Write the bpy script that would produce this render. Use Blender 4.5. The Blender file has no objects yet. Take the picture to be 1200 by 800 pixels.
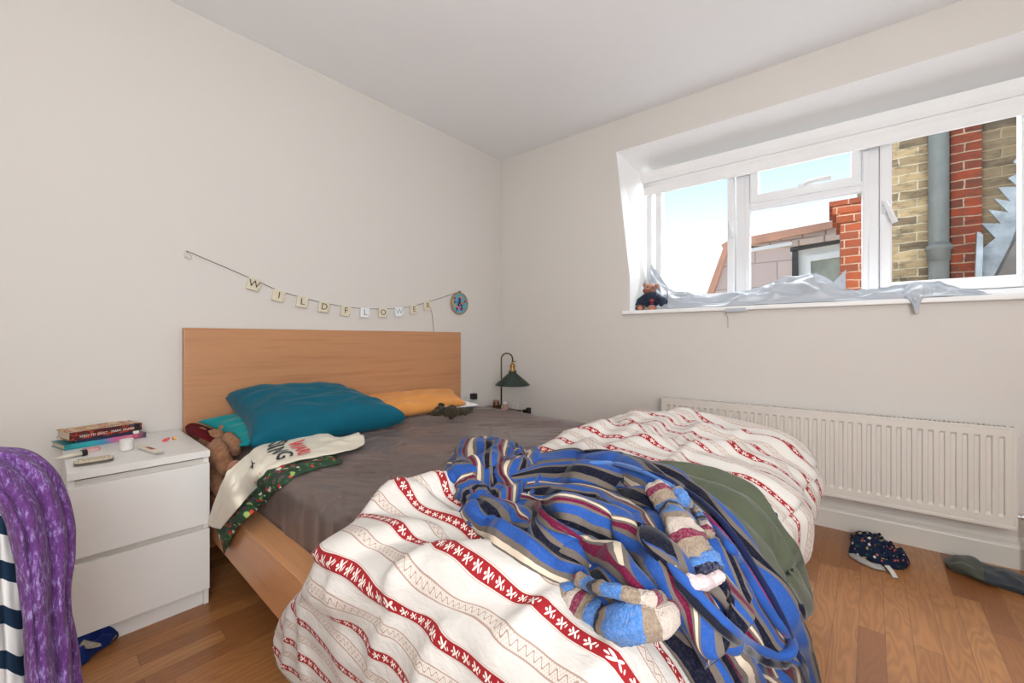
import bpy, bmesh, math, random
from math import sin, cos, pi, radians, sqrt
from mathutils import Vector, Matrix, noise
from mathutils.bvhtree import BVHTree

random.seed(4)
C = bpy.context.scene.collection

# ------------------------------------------------------------------ camera
F = 480.0
YAW = math.atan2(421.0, 480.0)          # angle between view axis and +X
CAM = Vector((-2.606, -2.413, 0.945))
FW = Vector((cos(YAW), sin(YAW), 0))
RT = Vector((sin(YAW), -cos(YAW), 0))
HOR = 397.0
FLOOR = -0.045
CEIL = 2.491
WALL_TURN = radians(3.32)      # the window wall is not quite square to the headboard wall
RM = Matrix.Rotation(WALL_TURN, 4, 'Z'); RI = RM.inverted()
ROT = False                    # True while building in the window wall's own frame


def ray(px, py):
    return FW * F + RT * (px - 600.0) + Vector((0, 0, -(py - HOR)))


def P(px, py, x=None, y=None, z=None):
    d = ray(px, py); c = CAM
    if ROT: d = RI @ d; c = RI @ CAM
    if x is not None:
        t = (x - c.x) / d.x
    elif y is not None:
        t = (y - c.y) / d.y
    else:
        t = (z - c.z) / d.z
    return c + d * t


cam_data = bpy.data.cameras.new('camera')
cam_data.lens = F / 1200 * 36
cam_data.sensor_width = 36
cam_data.shift_y = -3.0 / 1200
cam_data.clip_start = 0.02
cam = bpy.data.objects.new('camera', cam_data)
C.objects.link(cam)
cam.matrix_world = Matrix(((RT.x, 0, -FW.x, CAM.x), (RT.y, 0, -FW.y, CAM.y), (RT.z, 1, -FW.z, CAM.z), (0, 0, 0, 1)))
bpy.context.scene.camera = cam

# ------------------------------------------------------------------ node helpers


class E:
    """tiny expression -> shader math node compiler"""
    def __init__(s, nt, sock): s.nt = nt; s.s = sock

    def _b(s, op, o=None, o2=None):
        n = s.nt.nodes.new('ShaderNodeMath'); n.operation = op
        for i, v in enumerate((s, o, o2)):
            if v is None: continue
            if isinstance(v, E): s.nt.links.new(v.s, n.inputs[i])
            else: n.inputs[i].default_value = v
        return E(s.nt, n.outputs[0])

    def __add__(s, o): return s._b('ADD', o)
    def __sub__(s, o): return s._b('SUBTRACT', o)
    def __mul__(s, o): return s._b('MULTIPLY', o)
    def __truediv__(s, o): return s._b('DIVIDE', o)
    def lt(s, o): return s._b('LESS_THAN', o)
    def gt(s, o): return s._b('GREATER_THAN', o)
    def mx(s, o): return s._b('MAXIMUM', o)
    def mn(s, o): return s._b('MINIMUM', o)
    def fract(s): return s._b('FRACT')
    def floor(s): return s._b('FLOOR')
    def abs(s): return s._b('ABSOLUTE')
    def sin(s): return s._b('SINE')
    def mod(s, o): return s._b('FLOORED_MODULO', o)
    def clamp(s): return s.mx(0.0).mn(1.0)


class M:
    """material under construction"""
    def __init__(s, name, color=(.8, .8, .8), rough=.5, metal=0.0, spec=.5, sheen=0.0):
        s.m = bpy.data.materials.new(name); s.m.use_nodes = True
        s.nt = s.m.node_tree
        s.b = s.nt.nodes['Principled BSDF']
        s.b.inputs['Base Color'].default_value = (*color, 1)
        s.b.inputs['Roughness'].default_value = rough
        s.b.inputs['Metallic'].default_value = metal
        s.b.inputs['Specular IOR Level'].default_value = spec
        if sheen:
            s.b.inputs['Sheen Weight'].default_value = sheen
            s.b.inputs['Sheen Roughness'].default_value = .4
        s.col = None

    def node(s, t, **k):
        n = s.nt.nodes.new(t)
        for a, v in k.items(): setattr(n, a, v)
        return n

    def link(s, a, b): s.nt.links.new(a, b)

    def coord(s, which='Object', scale=(1, 1, 1), rot=(0, 0, 0)):
        tc = s.node('ShaderNodeTexCoord')
        mp = s.node('ShaderNodeMapping')
        mp.inputs['Scale'].default_value = scale
        mp.inputs['Rotation'].default_value = rot
        s.link(tc.outputs[which], mp.inputs[0])
        return mp.outputs[0]

    def noise(s, vec, scale=5, detail=3, rough=.5):
        n = s.node('ShaderNodeTexNoise')
        n.inputs['Scale'].default_value = scale
        n.inputs['Detail'].default_value = detail
        n.inputs['Roughness'].default_value = rough
        s.link(vec, n.inputs['Vector'])
        return E(s.nt, n.outputs['Fac'])

    def xyz(s, vec):
        n = s.node('ShaderNodeSeparateXYZ'); s.link(vec, n.inputs[0])
        return [E(s.nt, n.outputs[i]) for i in range(3)]

    def ramp(s, fac, stops, interp='LINEAR'):
        n = s.node('ShaderNodeValToRGB'); r = n.color_ramp; r.interpolation = interp
        while len(r.elements) < len(stops): r.elements.new(.5)
        for e, (p, c) in zip(r.elements, stops):
            e.position = p; e.color = (*c, 1)
        s.link(fac.s, n.inputs[0])
        return n.outputs[0]

    def mix(s, fac, a, b, blend='MIX'):
        n = s.node('ShaderNodeMix', data_type='RGBA', blend_type=blend)
        if isinstance(fac, E): s.link(fac.s, n.inputs[0])
        else: n.inputs[0].default_value = fac
        for i, v in ((6, a), (7, b)):
            if isinstance(v, tuple): n.inputs[i].default_value = (*v, 1)
            else: s.link(v, n.inputs[i])
        return n.outputs[2]

    def setcol(s, c): s.link(c, s.b.inputs['Base Color']); return s

    def bump(s, h, strength=.3, dist=.01):
        n = s.node('ShaderNodeBump')
        n.inputs['Strength'].default_value = strength
        n.inputs['Distance'].default_value = dist
        s.link(h.s, n.inputs['Height'])
        s.link(n.outputs[0], s.b.inputs['Normal'])
        return s


def plain(name, color, rough=.5, metal=0., var=.06, nscale=12, bump=0., bscale=60, spec=.5, sheen=0.):
    m = M(name, color, rough, metal, spec, sheen)
    v = m.coord()
    n = m.noise(v, nscale, 4)
    lo = tuple(c * (1 - var) for c in color); hi = tuple(min(1, c * (1 + var)) for c in color)
    m.setcol(m.ramp(n, [(.3, lo), (.7, hi)]))
    if bump: m.bump(m.noise(v, bscale, 3), bump, .004)
    return m.m


def wood(name, c1, c2, axis='x', scale=1.0, rough=.4):
    m = M(name, c1, rough)
    sc = {'x': (.8, 14, 14), 'y': (14, .8, 14), 'z': (14, 14, .8)}[axis]
    v = m.coord(scale=tuple(k * scale for k in sc))
    n1 = m.noise(v, 1.3, 4, .6)
    v2 = m.coord(scale=tuple(k * scale * (3 if k > 1 else 1.5) for k in sc))
    n2 = m.noise(v2, 2.5, 3, .6)
    f = n1 * .75 + n2 * .25
    m.setcol(m.ramp(f, [(.34, c2), (.47, c1), (.56, tuple(k * 1.05 for k in c1)), (.68, c2)]))
    m.bump(n2, .05, .001)
    return m.m


# ------------------------------------------------------------------ mesh helpers
def finish(name, bm, mats, parent=None, smooth=False, uv=None):
    me = bpy.data.meshes.new(name)
    if ROT: bmesh.ops.transform(bm, matrix=RM, verts=bm.verts[:])
    bm.normal_update()
    bm.to_mesh(me); bm.free()
    if not isinstance(mats, (list, tuple)): mats = [mats]
    for m in mats: me.materials.append(m)
    if smooth:
        for p in me.polygons: p.use_smooth = True
    o = bpy.data.objects.new(name, me); C.objects.link(o)
    if parent:
        o.parent = parent
        o.matrix_parent_inverse = Matrix.Translation(-parent.location)
    return o


def thing(name, label, cat, loc=(0, 0, 0), group=None):
    o = bpy.data.objects.new(name, None); C.objects.link(o)
    o.empty_display_size = .05
    o.location = (RM @ Vector(loc)) if ROT else loc
    o['label'] = label; o['category'] = cat
    if group: o['group'] = group
    return o


def tag(o, label, cat, group=None):
    o['label'] = label; o['category'] = cat
    if group: o['group'] = group
    return o


def struct(o): o['kind'] = 'structure'; return o


def box(bm, x0, x1, y0, y1, z0, z1, bev=0.0, mi=0, seg=2):
    r = bmesh.ops.create_cube(bm, size=1)
    for v in r['verts']:
        v.co = Vector(((x0 + x1) / 2 + v.co.x * (x1 - x0), (y0 + y1) / 2 + v.co.y * (y1 - y0), (z0 + z1) / 2 + v.co.z * (z1 - z0)))
    fs = set(f for v in r['verts'] for f in v.link_faces)
    if bev:
        es = list(set(e for v in r['verts'] for e in v.link_edges))
        rr = bmesh.ops.bevel(bm, geom=es, offset=bev, segments=seg, affect='EDGES', profile=.6)
        fs = set(rr['faces']) | set(f for f in fs if f.is_valid)
    for f in fs:
        if f.is_valid: f.material_index = mi
    return r


def obox(bm, c, ax, ay, az, sx, sy, sz, bev=0.0, mi=0):
    """oriented box: centre c, axes ax ay az, full sizes"""
    n0 = len(bm.verts)
    r = bmesh.ops.create_cube(bm, size=1)
    vs = r['verts']
    for v in vs:
        v.co = c + ax * (v.co.x * sx) + ay * (v.co.y * sy) + az * (v.co.z * sz)
    fs = set(f for v in vs for f in v.link_faces)
    if bev:
        es = list(set(e for v in vs for e in v.link_edges))
        rr = bmesh.ops.bevel(bm, geom=es, offset=bev, segments=2, affect='EDGES', profile=.6)
        fs |= set(rr['faces'])
    for f in fs:
        if f.is_valid: f.material_index = mi


def prism(bm, pts, vec, mi=0):
    """extruded polygon; pts = list of Vectors, vec = extrusion"""
    a = [bm.verts.new(p) for p in pts]
    b = [bm.verts.new(p + vec) for p in pts]
    n = len(pts)
    fs = [bm.faces.new(a[::-1]), bm.faces.new(b)]
    for i in range(n):
        fs.append(bm.faces.new((a[i], a[(i + 1) % n], b[(i + 1) % n], b[i])))
    for f in fs: f.material_index = mi
    bmesh.ops.recalc_face_normals(bm, faces=fs)


def lathe(bm, prof, origin, axis=Vector((0, 0, 1)), seg=28, mi=0, sx=1., sy=1.):
    """prof: list of (r, h)"""
    q = Vector((0, 0, 1)).rotation_difference(axis)
    rings = []
    for r, h in prof:
        ring = []
        for k in range(seg):
            a = 2 * pi * k / seg
            p = Vector((max(r, 1e-5) * cos(a) * sx, max(r, 1e-5) * sin(a) * sy, h))
            ring.append(bm.verts.new(origin + q @ p))
        rings.append(ring)
    for a, b in zip(rings, rings[1:]):
        for k in range(seg):
            f = bm.faces.new((a[k], a[(k + 1) % seg], b[(k + 1) % seg], b[k])); f.material_index = mi
    for ring, rev in ((rings[0], True), (rings[-1], False)):
        f = bm.faces.new(ring[::-1] if rev else ring); f.material_index = mi


def tube(bm, pts, r, seg=8, mi=0, rfun=None, flat=1.0, up=None):
    pts = [Vector(p) for p in pts]
    n = len(pts); rings = []
    prev = None
    for i, p in enumerate(pts):
        t = (pts[min(i + 1, n - 1)] - pts[max(i - 1, 0)]).normalized()
        if prev is None:
            u = up if up else (Vector((0, 0, 1)) if abs(t.z) < .9 else Vector((1, 0, 0)))
        else: u = prev
        s_ = t.cross(u).normalized(); u = s_.cross(t).normalized(); prev = u
        rr = rfun(i / (n - 1)) if rfun else r
        rings.append([bm.verts.new(p + s_ * (cos(2 * pi * k / seg) * rr) + u * (sin(2 * pi * k / seg) * rr * flat)) for k in range(seg)])
    for a, b in zip(rings, rings[1:]):
        for k in range(seg):
            f = bm.faces.new((a[k], a[(k + 1) % seg], b[(k + 1) % seg], b[k])); f.material_index = mi
    bm.faces.new(rings[0][::-1]).material_index = mi
    bm.faces.new(rings[-1]).material_index = mi


def cr(pts, t):
    """catmull-rom through points (uniform), t in 0..1"""
    n = len(pts) - 1
    f = min(max(t, 0), 1) * n
    i = min(int(f), n - 1); f -= i
    p1, p2 = pts[i], pts[i + 1]
    p0 = pts[i - 1] if i > 0 else p1 * 2 - p2
    p3 = pts[i + 2] if i + 2 <= n else p2 * 2 - p1
    return (p1 * 2 + (p2 - p0) * f + (p0 * 2 - p1 * 5 + p2 * 4 - p3) * f * f + (p1 * 3 - p0 - p2 * 3 + p3) * f ** 3) * .5


def curve(pts, n):
    """resample spline by arc length"""
    fine = [cr(pts, k / (n * 4)) for k in range(n * 4 + 1)]
    L = [0]
    for a, b in zip(fine, fine[1:]): L.append(L[-1] + (b - a).length)
    out = []; j = 0
    for k in range(n):
        s = L[-1] * k / (n - 1)
        while j < len(L) - 2 and L[j + 1] < s: j += 1
        w = (s - L[j]) / max(L[j + 1] - L[j], 1e-9)
        out.append(fine[j].lerp(fine[j + 1], min(max(w, 0), 1)))
    return out


def ss(a, b, x):
    t = min(max((x - a) / (b - a), 0), 1); return t * t * (3 - 2 * t)


def nz(x, y, z=0.): return noise.noise(Vector((x, y, z)))


def ridge(x):  # rounded fold: 0..1, period 1
    return abs(sin(pi * x)) ** .8


def grid_obj(name, G, mat, parent=None, uvf=None, closed=False, thick=0., capends=False):
    """G[i][j] Vectors -> smooth mesh with uv"""
    bm = bmesh.new(); uvl = bm.loops.layers.uv.new('UVMap')
    nu, nv = len(G), len(G[0])
    V = [[bm.verts.new(G[i][j]) for j in range(nv)] for i in range(nu)]
    jm = nv if closed else nv - 1
    for i in range(nu - 1):
        for j in range(jm):
            idx = ((i, j), (i + 1, j), (i + 1, j + 1), (i, j + 1))
            f = bm.faces.new([V[a][b % nv] for a, b in idx])
            f.smooth = True
            for l, (a, b) in zip(f.loops, idx):
                l[uvl].uv = uvf(a, b) if uvf else (a / (nu - 1), b / (nv - 1))
    if capends:
        for ring in (V[0], V[-1]):
            try: bm.faces.new(ring).smooth = True
            except Exception: pass
        bmesh.ops.recalc_face_normals(bm, faces=bm.faces[:])
    o = finish(name, bm, mat, parent)
    if thick:
        md = o.modifiers.new('thickness', 'SOLIDIFY'); md.thickness = thick; md.offset = -1
    return o


def bvh_of(G):
    nu, nv = len(G), len(G[0])
    vs = [G[i][j] for i in range(nu) for j in range(nv)]
    fs = [(i * nv + j, (i + 1) * nv + j, (i + 1) * nv + j + 1, i * nv + j + 1) for i in range(nu - 1) for j in range(nv - 1)]
    return vs, fs


def bvh_join(parts):
    vs, fs = [], []
    for v, f in parts:
        o = len(vs); vs += v; fs += [tuple(k + o for k in q) for q in f]
    return BVHTree.FromPolygons(vs, fs)


def gnormals(G):
    nu, nv = len(G), len(G[0]); N = []
    for i in range(nu):
        row = []
        for j in range(nv):
            a = G[min(i + 1, nu - 1)][j] - G[max(i - 1, 0)][j]
            b = G[i][min(j + 1, nv - 1)] - G[i][max(j - 1, 0)]
            n = a.cross(b)
            row.append(n.normalized() if n.length > 1e-12 else Vector((0, 0, 1)))
        N.append(row)
    return N


def hit(tree, px, py, lift=0.0, zdef=.5):
    h = tree.ray_cast(CAM, ray(px, py).normalized())
    if h[0] is None: return P(px, py, z=zdef)
    d = ray(px, py).normalized()
    return h[0] - d * lift


def patch(guides, nu, nv, tree, lift=None, disp=None, flip=False, gap=.006, smoothn=2):
    """loft guides -> push outside collider -> displace along normals"""
    cs = [curve(g, nu) for g in guides]
    G = [[cr([c[i] for c in cs], j / (nv - 1)) for j in range(nv)] for i in range(nu)]
    for it in range(smoothn):
        H = [[v.copy() for v in r] for r in G]
        for i in range(nu):
            for j in range(nv):
                h = tree.find_nearest(G[i][j], .4) if tree else (None,)
                if h[0] is not None:
                    n = h[1]
                    if n.z < -0.1: n = -n
                    d = (G[i][j] - h[0]).dot(n)
                    tgt = gap + (lift(i / (nu - 1), j / (nv - 1)) if lift else 0)
                    if d < tgt or (lift and d > tgt + .03): H[i][j] = h[0] + n * tgt
        G = H
        # smooth
        for s_ in range(2):
            H = [[v.copy() for v in r] for r in G]
            for i in range(1, nu - 1):
                for j in range(1, nv - 1):
                    H[i][j] = G[i][j] * .4 + (G[i - 1][j] + G[i + 1][j] + G[i][j - 1] + G[i][j + 1]) * .15
            G = H
    if disp:
        N = gnormals(G)
        sgn = -1 if flip else 1
        H = []
        for i in range(nu):
            row = []
            for j in range(nv):
                d = disp(i / (nu - 1), j / (nv - 1), G[i][j])
                if isinstance(d, Vector): row.append(G[i][j] + d)
                else: row.append(G[i][j] + N[i][j] * (sgn * d))
            H.append(row)
        G = H
    return G


def arclen_uv(G, uscale=1., vscale=1.):
    """uv in metres measured along mid rows"""
    nu, nv = len(G), len(G[0])
    mj, mi = nv // 2, nu // 2
    U = [0]
    for i in range(nu - 1): U.append(U[-1] + (G[i + 1][mj] - G[i][mj]).length)
    W = [0]
    for j in range(nv - 1): W.append(W[-1] + (G[mi][j + 1] - G[mi][j]).length)
    return lambda i, j: (U[i] * uscale, W[j] * vscale)


def cast(tree, px, py):
    h = tree.ray_cast(CAM, ray(px, py).normalized())
    if h[0] is not None: return (h[0] - CAM).length
    q = P(px, py, y=-2.262)
    d = ray(px, py)
    if d.y > 20 and q.z < .62: return (q - CAM).length
    return (P(px, py, z=MZT + .05) - CAM).length


def patch_px(guides, nu, nv, tree, lift, gap=.006, soft=14):
    """cloth laid over what is below: guides are image points, projected onto the surface underneath and raised off it"""
    cs = [curve([Vector((a, b, 0)) for a, b in g], nu) for g in guides]
    Q = [[cr([c[i] for c in cs], j / (nv - 1)) for j in range(nv)] for i in range(nu)]
    T0 = [[cast(tree, q.x, q.y) for q in row] for row in Q]
    T = [r_[:] for r_ in T0]
    for _ in range(soft):
        T2 = [r_[:] for r_ in T]
        for i in range(nu):
            for j in range(nv):
                a = (T[max(i - 1, 0)][j] + T[min(i + 1, nu - 1)][j] + T[i][max(j - 1, 0)] + T[i][min(j + 1, nv - 1)]) / 4
                T2[i][j] = min(.5 * T[i][j] + .5 * a, T0[i][j] - gap)
        T = T2
    G = [[CAM + ray(q.x, q.y).normalized() * T[i][j] for j, q in enumerate(row)] for i, row in enumerate(Q)]
    N = gnormals(G)
    for i in range(nu):
        for j in range(nv):
            n = N[i][j]
            if n.dot(CAM - G[i][j]) < 0: n = -n
            N[i][j] = (n + Vector((0, 0, .35))).normalized()
    for _ in range(10):
        N = [[(N[i][j] + N[max(i - 1, 0)][j] + N[min(i + 1, nu - 1)][j] + N[i][max(j - 1, 0)] + N[i][min(j + 1, nv - 1)]).normalized() for j in range(nv)] for i in range(nu)]
    return [[G[i][j] + N[i][j] * lift(i / (nu - 1), j / (nv - 1), G[i][j]) for j in range(nv)] for i in range(nu)]


# ------------------------------------------------------------------ materials
WALLC = (.69, .655, .61)
mat_wall = M('wall_paint', WALLC, .55, spec=.25)
_v = mat_wall.coord()
_n = mat_wall.noise(_v, 1.2, 5, .6)
_vo = mat_wall.node('ShaderNodeTexVoronoi'); _vo.inputs['Scale'].default_value = 2.3
mat_wall.link(_v, _vo.inputs['Vector'])
_sp = E(mat_wall.nt, _vo.outputs['Distance']).lt(.016)
_c = mat_wall.ramp(_n, [(.3, tuple(c * .975 for c in WALLC)), (.7, WALLC)])
mat_wall.setcol(mat_wall.mix(_sp * .16, _c, (.3, .27, .24)))
mat_wall.bump(mat_wall.noise(_v, 260, 3), .06, .002)
mat_wall = mat_wall.m
mat_ceil = plain('ceiling_paint', (.87, .87, .87), .8, var=.01, nscale=1.5, spec=.1)
mat_trim = plain('trim_paint', (.70, .665, .60), .4, var=.02, nscale=3)
mat_reveal = plain('reveal_paint', (.90, .895, .88), .5, var=.01, nscale=2)
mat_upvc = plain('white_upvc', (.84, .845, .85), .25, var=.01, nscale=3)
mat_blind = plain('blind_fabric', (.88, .88, .87), .7, var=.015, nscale=8)
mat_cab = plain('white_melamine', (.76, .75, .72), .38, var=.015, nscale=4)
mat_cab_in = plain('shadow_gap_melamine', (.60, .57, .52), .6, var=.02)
mat_beech = wood('beech_veneer', (.50, .245, .115), (.44, .20, .09), 'x', 1.0, .38)
mat_beech_y = wood('beech_veneer_rail', (.56, .27, .12), (.49, .22, .09), 'y', 1.0, .35)
mat_rad = plain('radiator_enamel', (.70, .66, .60), .4, var=.01, nscale=3)
mat_dark = plain('black_plastic', (.012, .012, .013), .35, var=.1)
mat_brass = plain('antique_brass', (.42, .25, .09), .32, 1.0, var=.2, nscale=30)
mat_bronze = plain('dark_bronze', (.10, .065, .035), .38, .8, var=.2, nscale=30)
mat_shade = plain('dark_green_enamel', (.028, .042, .034), .35, .2, var=.2, nscale=20)
mat_string = plain('brown_string', (.10, .065, .045), .8)
mat_paper = plain('cream_paper', (.62, .55, .42), .7)
mat_white_plastic = plain('white_plastic', (.74, .72, .68), .3, var=.02)
mat_chrome = plain('chrome', (.7, .7, .7), .2, 1.0)


def floor_material():
    m = M('oak_strip_floor', (.5, .25, .1), .33, spec=.5)
    x, y, z = m.xyz(m.coord())
    BW = .068
    row = (y / BW).floor()
    rn = m.node('ShaderNodeTexWhiteNoise', noise_dimensions='1D'); m.link(row.s, rn.inputs['W'])
    r1 = E(m.nt, rn.outputs['Value'])
    xs = x + r1 * 3.7
    LB = .85
    bx = (xs / LB).floor()
    cmb = m.node('ShaderNodeCombineXYZ'); m.link(bx.s, cmb.inputs[0]); m.link(row.s, cmb.inputs[1])
    rn2 = m.node('ShaderNodeTexWhiteNoise', noise_dimensions='2D'); m.link(cmb.outputs[0], rn2.inputs['Vector'])
    r2 = E(m.nt, rn2.outputs['Value'])
    # grain with rings: distorted distance
    g = m.node('ShaderNodeCombineXYZ')
    m.link((x * 1.2 + r2 * 37.).s, g.inputs[0]); m.link((y * 7.0 + r2 * 11.).s, g.inputs[1]); m.link((r2 * 9.).s, g.inputs[2])
    n1 = m.noise(g.outputs[0], 1.5, 2, .5)
    rings = ((n1 * 16.0).fract() - .5).abs() * 2.0
    g2 = m.node('ShaderNodeCombineXYZ')
    m.link((x * 4.).s, g2.inputs[0]); m.link((y * 90.).s, g2.inputs[1]); m.link((r2 * 9.).s, g2.inputs[2])
    fine = m.noise(g2.outputs[0], 1.2, 3, .6)
    tone = m.ramp(r2, [(0, (.24, .088, .028)), (.3, (.34, .135, .042)), (.65, (.45, .195, .064)), (1, (.56, .27, .098))])
    fac = (rings * .55 + fine * .6)
    c = m.mix((fac * .62).clamp(), tone, tuple((.19, .07, .026)), 'MIX')
    
    fx = ((xs / LB).fract() - .5).abs().gt(.4985)
    fy = ((y / BW).fract() - .5).abs().gt(.485)
    c = m.mix(fx.mx(fy) * .45, c, (.06, .025, .012))
    m.setcol(c)
    m.bump(fine * .4 - fx.mx(fy), .15, .002)
    return m.m


mat_floor = floor_material()

# ------------------------------------------------------------------ room shell
XL, YN = -4.3, -4.2
bm = bmesh.new(); box(bm, XL, .32, YN, .12, FLOOR - .05, FLOOR)
struct(finish('floor', bm, mat_floor))
bm = bmesh.new(); box(bm, XL, .32, YN, .12, CEIL, CEIL + .06)
struct(finish('ceiling', bm, mat_ceil))
bm = bmesh.new(); box(bm, XL, .0, 0, .12, FLOOR, CEIL)
struct(finish('wall_back', bm, mat_wall))

bm = bmesh.new(); box(bm, XL - .1, XL, YN, .12, FLOOR, CEIL)
struct(finish('wall_left', bm, mat_wall))
bm = bmesh.new(); box(bm, XL - .1, .32, YN - .1, YN, FLOOR, CEIL)
struct(finish('wall_front', bm, mat_wall))

ROT = True
# window wall with a dormer opening whose cheek slants
ZS = 1.118      # sill underside / bottom of opening
ZT = 2.268       # top of opening (front)
yk = -1.156     # lower edge of left cheek
yt = -1.056     # upper corner of left cheek
zk = 1.377
YR = -3.30      # right side of opening
bm = bmesh.new()
TH = .0


def quad(bm, a, b, c, d, mi=0):
    f = bm.faces.new([bm.verts.new(Vector(p)) for p in (a, b, c, d)]); f.material_index = mi
    return f


def wallpanel(bm, pts):
    prism(bm, [Vector((0, y, z)) for y, z in pts], Vector((.10, 0, 0)))


wallpanel(bm, [(0, FLOOR), (0, ZS), (YN, ZS), (YN, FLOOR)])                       # below sill
wallpanel(bm, [(0, ZS), (0, ZT), (yt, ZT), (yk, zk), (yk, ZS)])                  # left of opening
wallpanel(bm, [(YR, ZS), (YR, ZT), (YN, ZT), (YN, ZS)])                          # right of opening
wallpanel(bm, [(0, ZT), (0, CEIL), (YN, CEIL), (YN, ZT)])                        # above
struct(finish('wall_right', bm, mat_wall))

XG = .25        # window inner plane
ZTB = 2.158     # top of recess at window
bm = bmesh.new()
yb = -1.175     # cheek line at the window
# left cheek (solid wedge), top slope, right cheek
def solid(bm, front, back, off):
    """front/back lists of points forming strip; off = thickness vector"""
    for k in range(len(front) - 1):
        a, b, c, d = [Vector(p) for p in (front[k], front[k + 1], back[k + 1], back[k])]
        vs = [bm.verts.new(p) for p in (a, b, c, d)] + [bm.verts.new(p + Vector(off)) for p in (a, b, c, d)]
        fs = [bm.faces.new(vs[:4][::-1]), bm.faces.new(vs[4:])]
        for i in range(4): fs.append(bm.faces.new((vs[i], vs[(i + 1) % 4], vs[4 + (i + 1) % 4], vs[4 + i])))
        bmesh.ops.recalc_face_normals(bm, faces=fs)


solid(bm, [(.001, yk, ZS), (.001, yk, zk), (.001, yt, ZT)], [(XG + .1, yb, ZS), (XG + .1, yb, zk), (XG + .1, yb + .02, ZTB)], (0, .06, 0))
solid(bm, [(.001, YR, ZS), (.001, YR, ZT)], [(XG + .1, YR, ZS), (XG + .1, YR, ZTB)], (0, -.06, 0))
solid(bm, [(.001, yt + .06, ZT), (.001, YR - .06, ZT)], [(XG + .1, yb + .08, ZTB), (XG + .1, YR - .06, ZTB)], (0, 0, .06))
struct(finish('trim_1', bm, mat_reveal))

# sill board
bm = bmesh.new(); box(bm, -.035, XG, YR - .0, yk - .0, ZS - .004, ZS + .021, .007, seg=3)
box(bm, -.035, -.001, yk - .02, yk + .045, ZS - .004, ZS + .021, .006, seg=3)
struct(finish('trim_2', bm, mat_reveal))

# skirting along the window wall : moulded profile, and boxed ledge above
bm = bmesh.new()
prof = [(0, FLOOR), (-.022, FLOOR), (-.022, FLOOR + .088), (-.019, FLOOR + .096), (-.013, FLOOR + .104), (-.012, FLOOR + .116), (-.006, FLOOR + .128), (0, FLOOR + .135)]
prism(bm, [Vector((x, 0, z)) for x, z in prof], Vector((0, YN, 0)))
struct(finish('baseboard_right', bm, mat_trim))
ROT = False
bm = bmesh.new()
prism(bm, [Vector((-.0, x, z)) for x, z in prof], Vector((XL, 0, 0)))
struct(finish('baseboard_back', bm, mat_trim))
ROT = True

# ------------------------------------------------------------------ window
win = bpy.data.objects.new('window_1', None); C.objects.link(win); win.location = RM @ Vector((XG, -2.2, ZS)); struct(win)
bpy.context.view_layer.update()


def wy(px, x=XG):   # y on the window plane for a pixel column
    return P(px, HOR + 10, x=x).y


def wz(px, py, x=XG): return P(px, py, x=x).z


ZB = ZS + .021
bm = bmesh.new()
fy0, fy1 = wy(757), YR
g = [wy(776), wy(854), wy(879), wy(1010), wy(1045), wy(1199)]
zgb = 1.245      # glass bottom
ztop = 2.14
X0, X1 = XG, XG + .07
# outer frame
box(bm, X0, X1, fy0 - .045, fy0, ZB, ztop, .006)
box(bm, X0, X1, fy1, fy1 + .045, ZB, ztop, .006)
box(bm, X0 - .001, X1 - .001, fy1 + .001, fy0 - .001, ZB + .001, ZB + .05, .006)
box(bm, X0 - .001, X1 - .001, fy1 + .001, fy0 - .001, ztop - .05, ztop - .001, .006)
# mullions
ym1 = (g[1] + g[2]) / 2 - .012; ym2 = (g[3] + g[4]) / 2 + .02
for ym in (ym1, ym2, (g[5] - .06)):
    box(bm, X0 - .002, X1 - .002, ym - .03, ym + .03, ZB + .002, ztop - .002, .006)
finish('window_frame', bm, mat_upvc, win)
ztr = wz(944, 226)     # transom centre


def sash(y1, y0, z0, z1, w=.05, wb=None, xo=-.018, name='sash'):
    """y1>y0"""
    wb = wb or w
    bm = bmesh.new()
    xa, xb = XG + xo, XG + .05
    box(bm, xa, xb, y1 - w, y1, z0, z1, .008)
    box(bm, xa, xb, y0, y0 + w, z0, z1, .008)
    box(bm, xa + .001, xb - .001, y0 + w - .006, y1 - w + .006, z0 + .001, z0 + wb, .004)
    box(bm, xa + .001, xb - .001, y0 + w - .006, y1 - w + .006, z1 - w, z1 - .001, .004)
    o = finish(name, bm, mat_upvc, win)
    return o


mg = M('window_glass', (1, 1, 1), 0.0)
mg.b.inputs['Transmission Weight'].default_value = 1
mg.b.inputs['IOR'].default_value = 1.02
mg.b.inputs['Specular IOR Level'].default_value = .3
mat_glass = mg.m


def pane(y1, y0, z0, z1, parent):
    bm = bmesh.new(); box(bm, XG + .02, XG + .026, y0, y1, z0, z1)
    return finish('glass_pane', bm, mat_glass, parent)


def handle(y, z, parent, tilt, horiz=False):
    bm = bmesh.new()
    c = Vector((XG - .022, y, z))
    if horiz:
        obox(bm, c, Vector((1, 0, 0)), Vector((0, 1, 0)), Vector((0, 0, 1)), .012, .07, .022, .004)
        tube(bm, [c + Vector((-.012, .0, 0)), c + Vector((-.03, -.01, .003)), c + Vector((-.036, -.05, .006)), c + Vector((-.036, -.12, .005))], .009, 10, rfun=lambda t: .010 + .002 * t)
    else:
        obox(bm, c, Vector((1, 0, 0)), Vector((0, 1, 0)), Vector((0, 0, 1)), .012, .024, .07, .004)
        tube(bm, [c + Vector((-.01, 0, .01)), c + Vector((-.03, 0, .008)), c + Vector((-.038, -.01 * tilt, -.02)), c + Vector((-.036, -.035 * tilt, -.10))], .009, 10, rfun=lambda t: .010 + .003 * t)
    finish('window_handle', bm, mat_upvc, parent, smooth=True)


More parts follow.
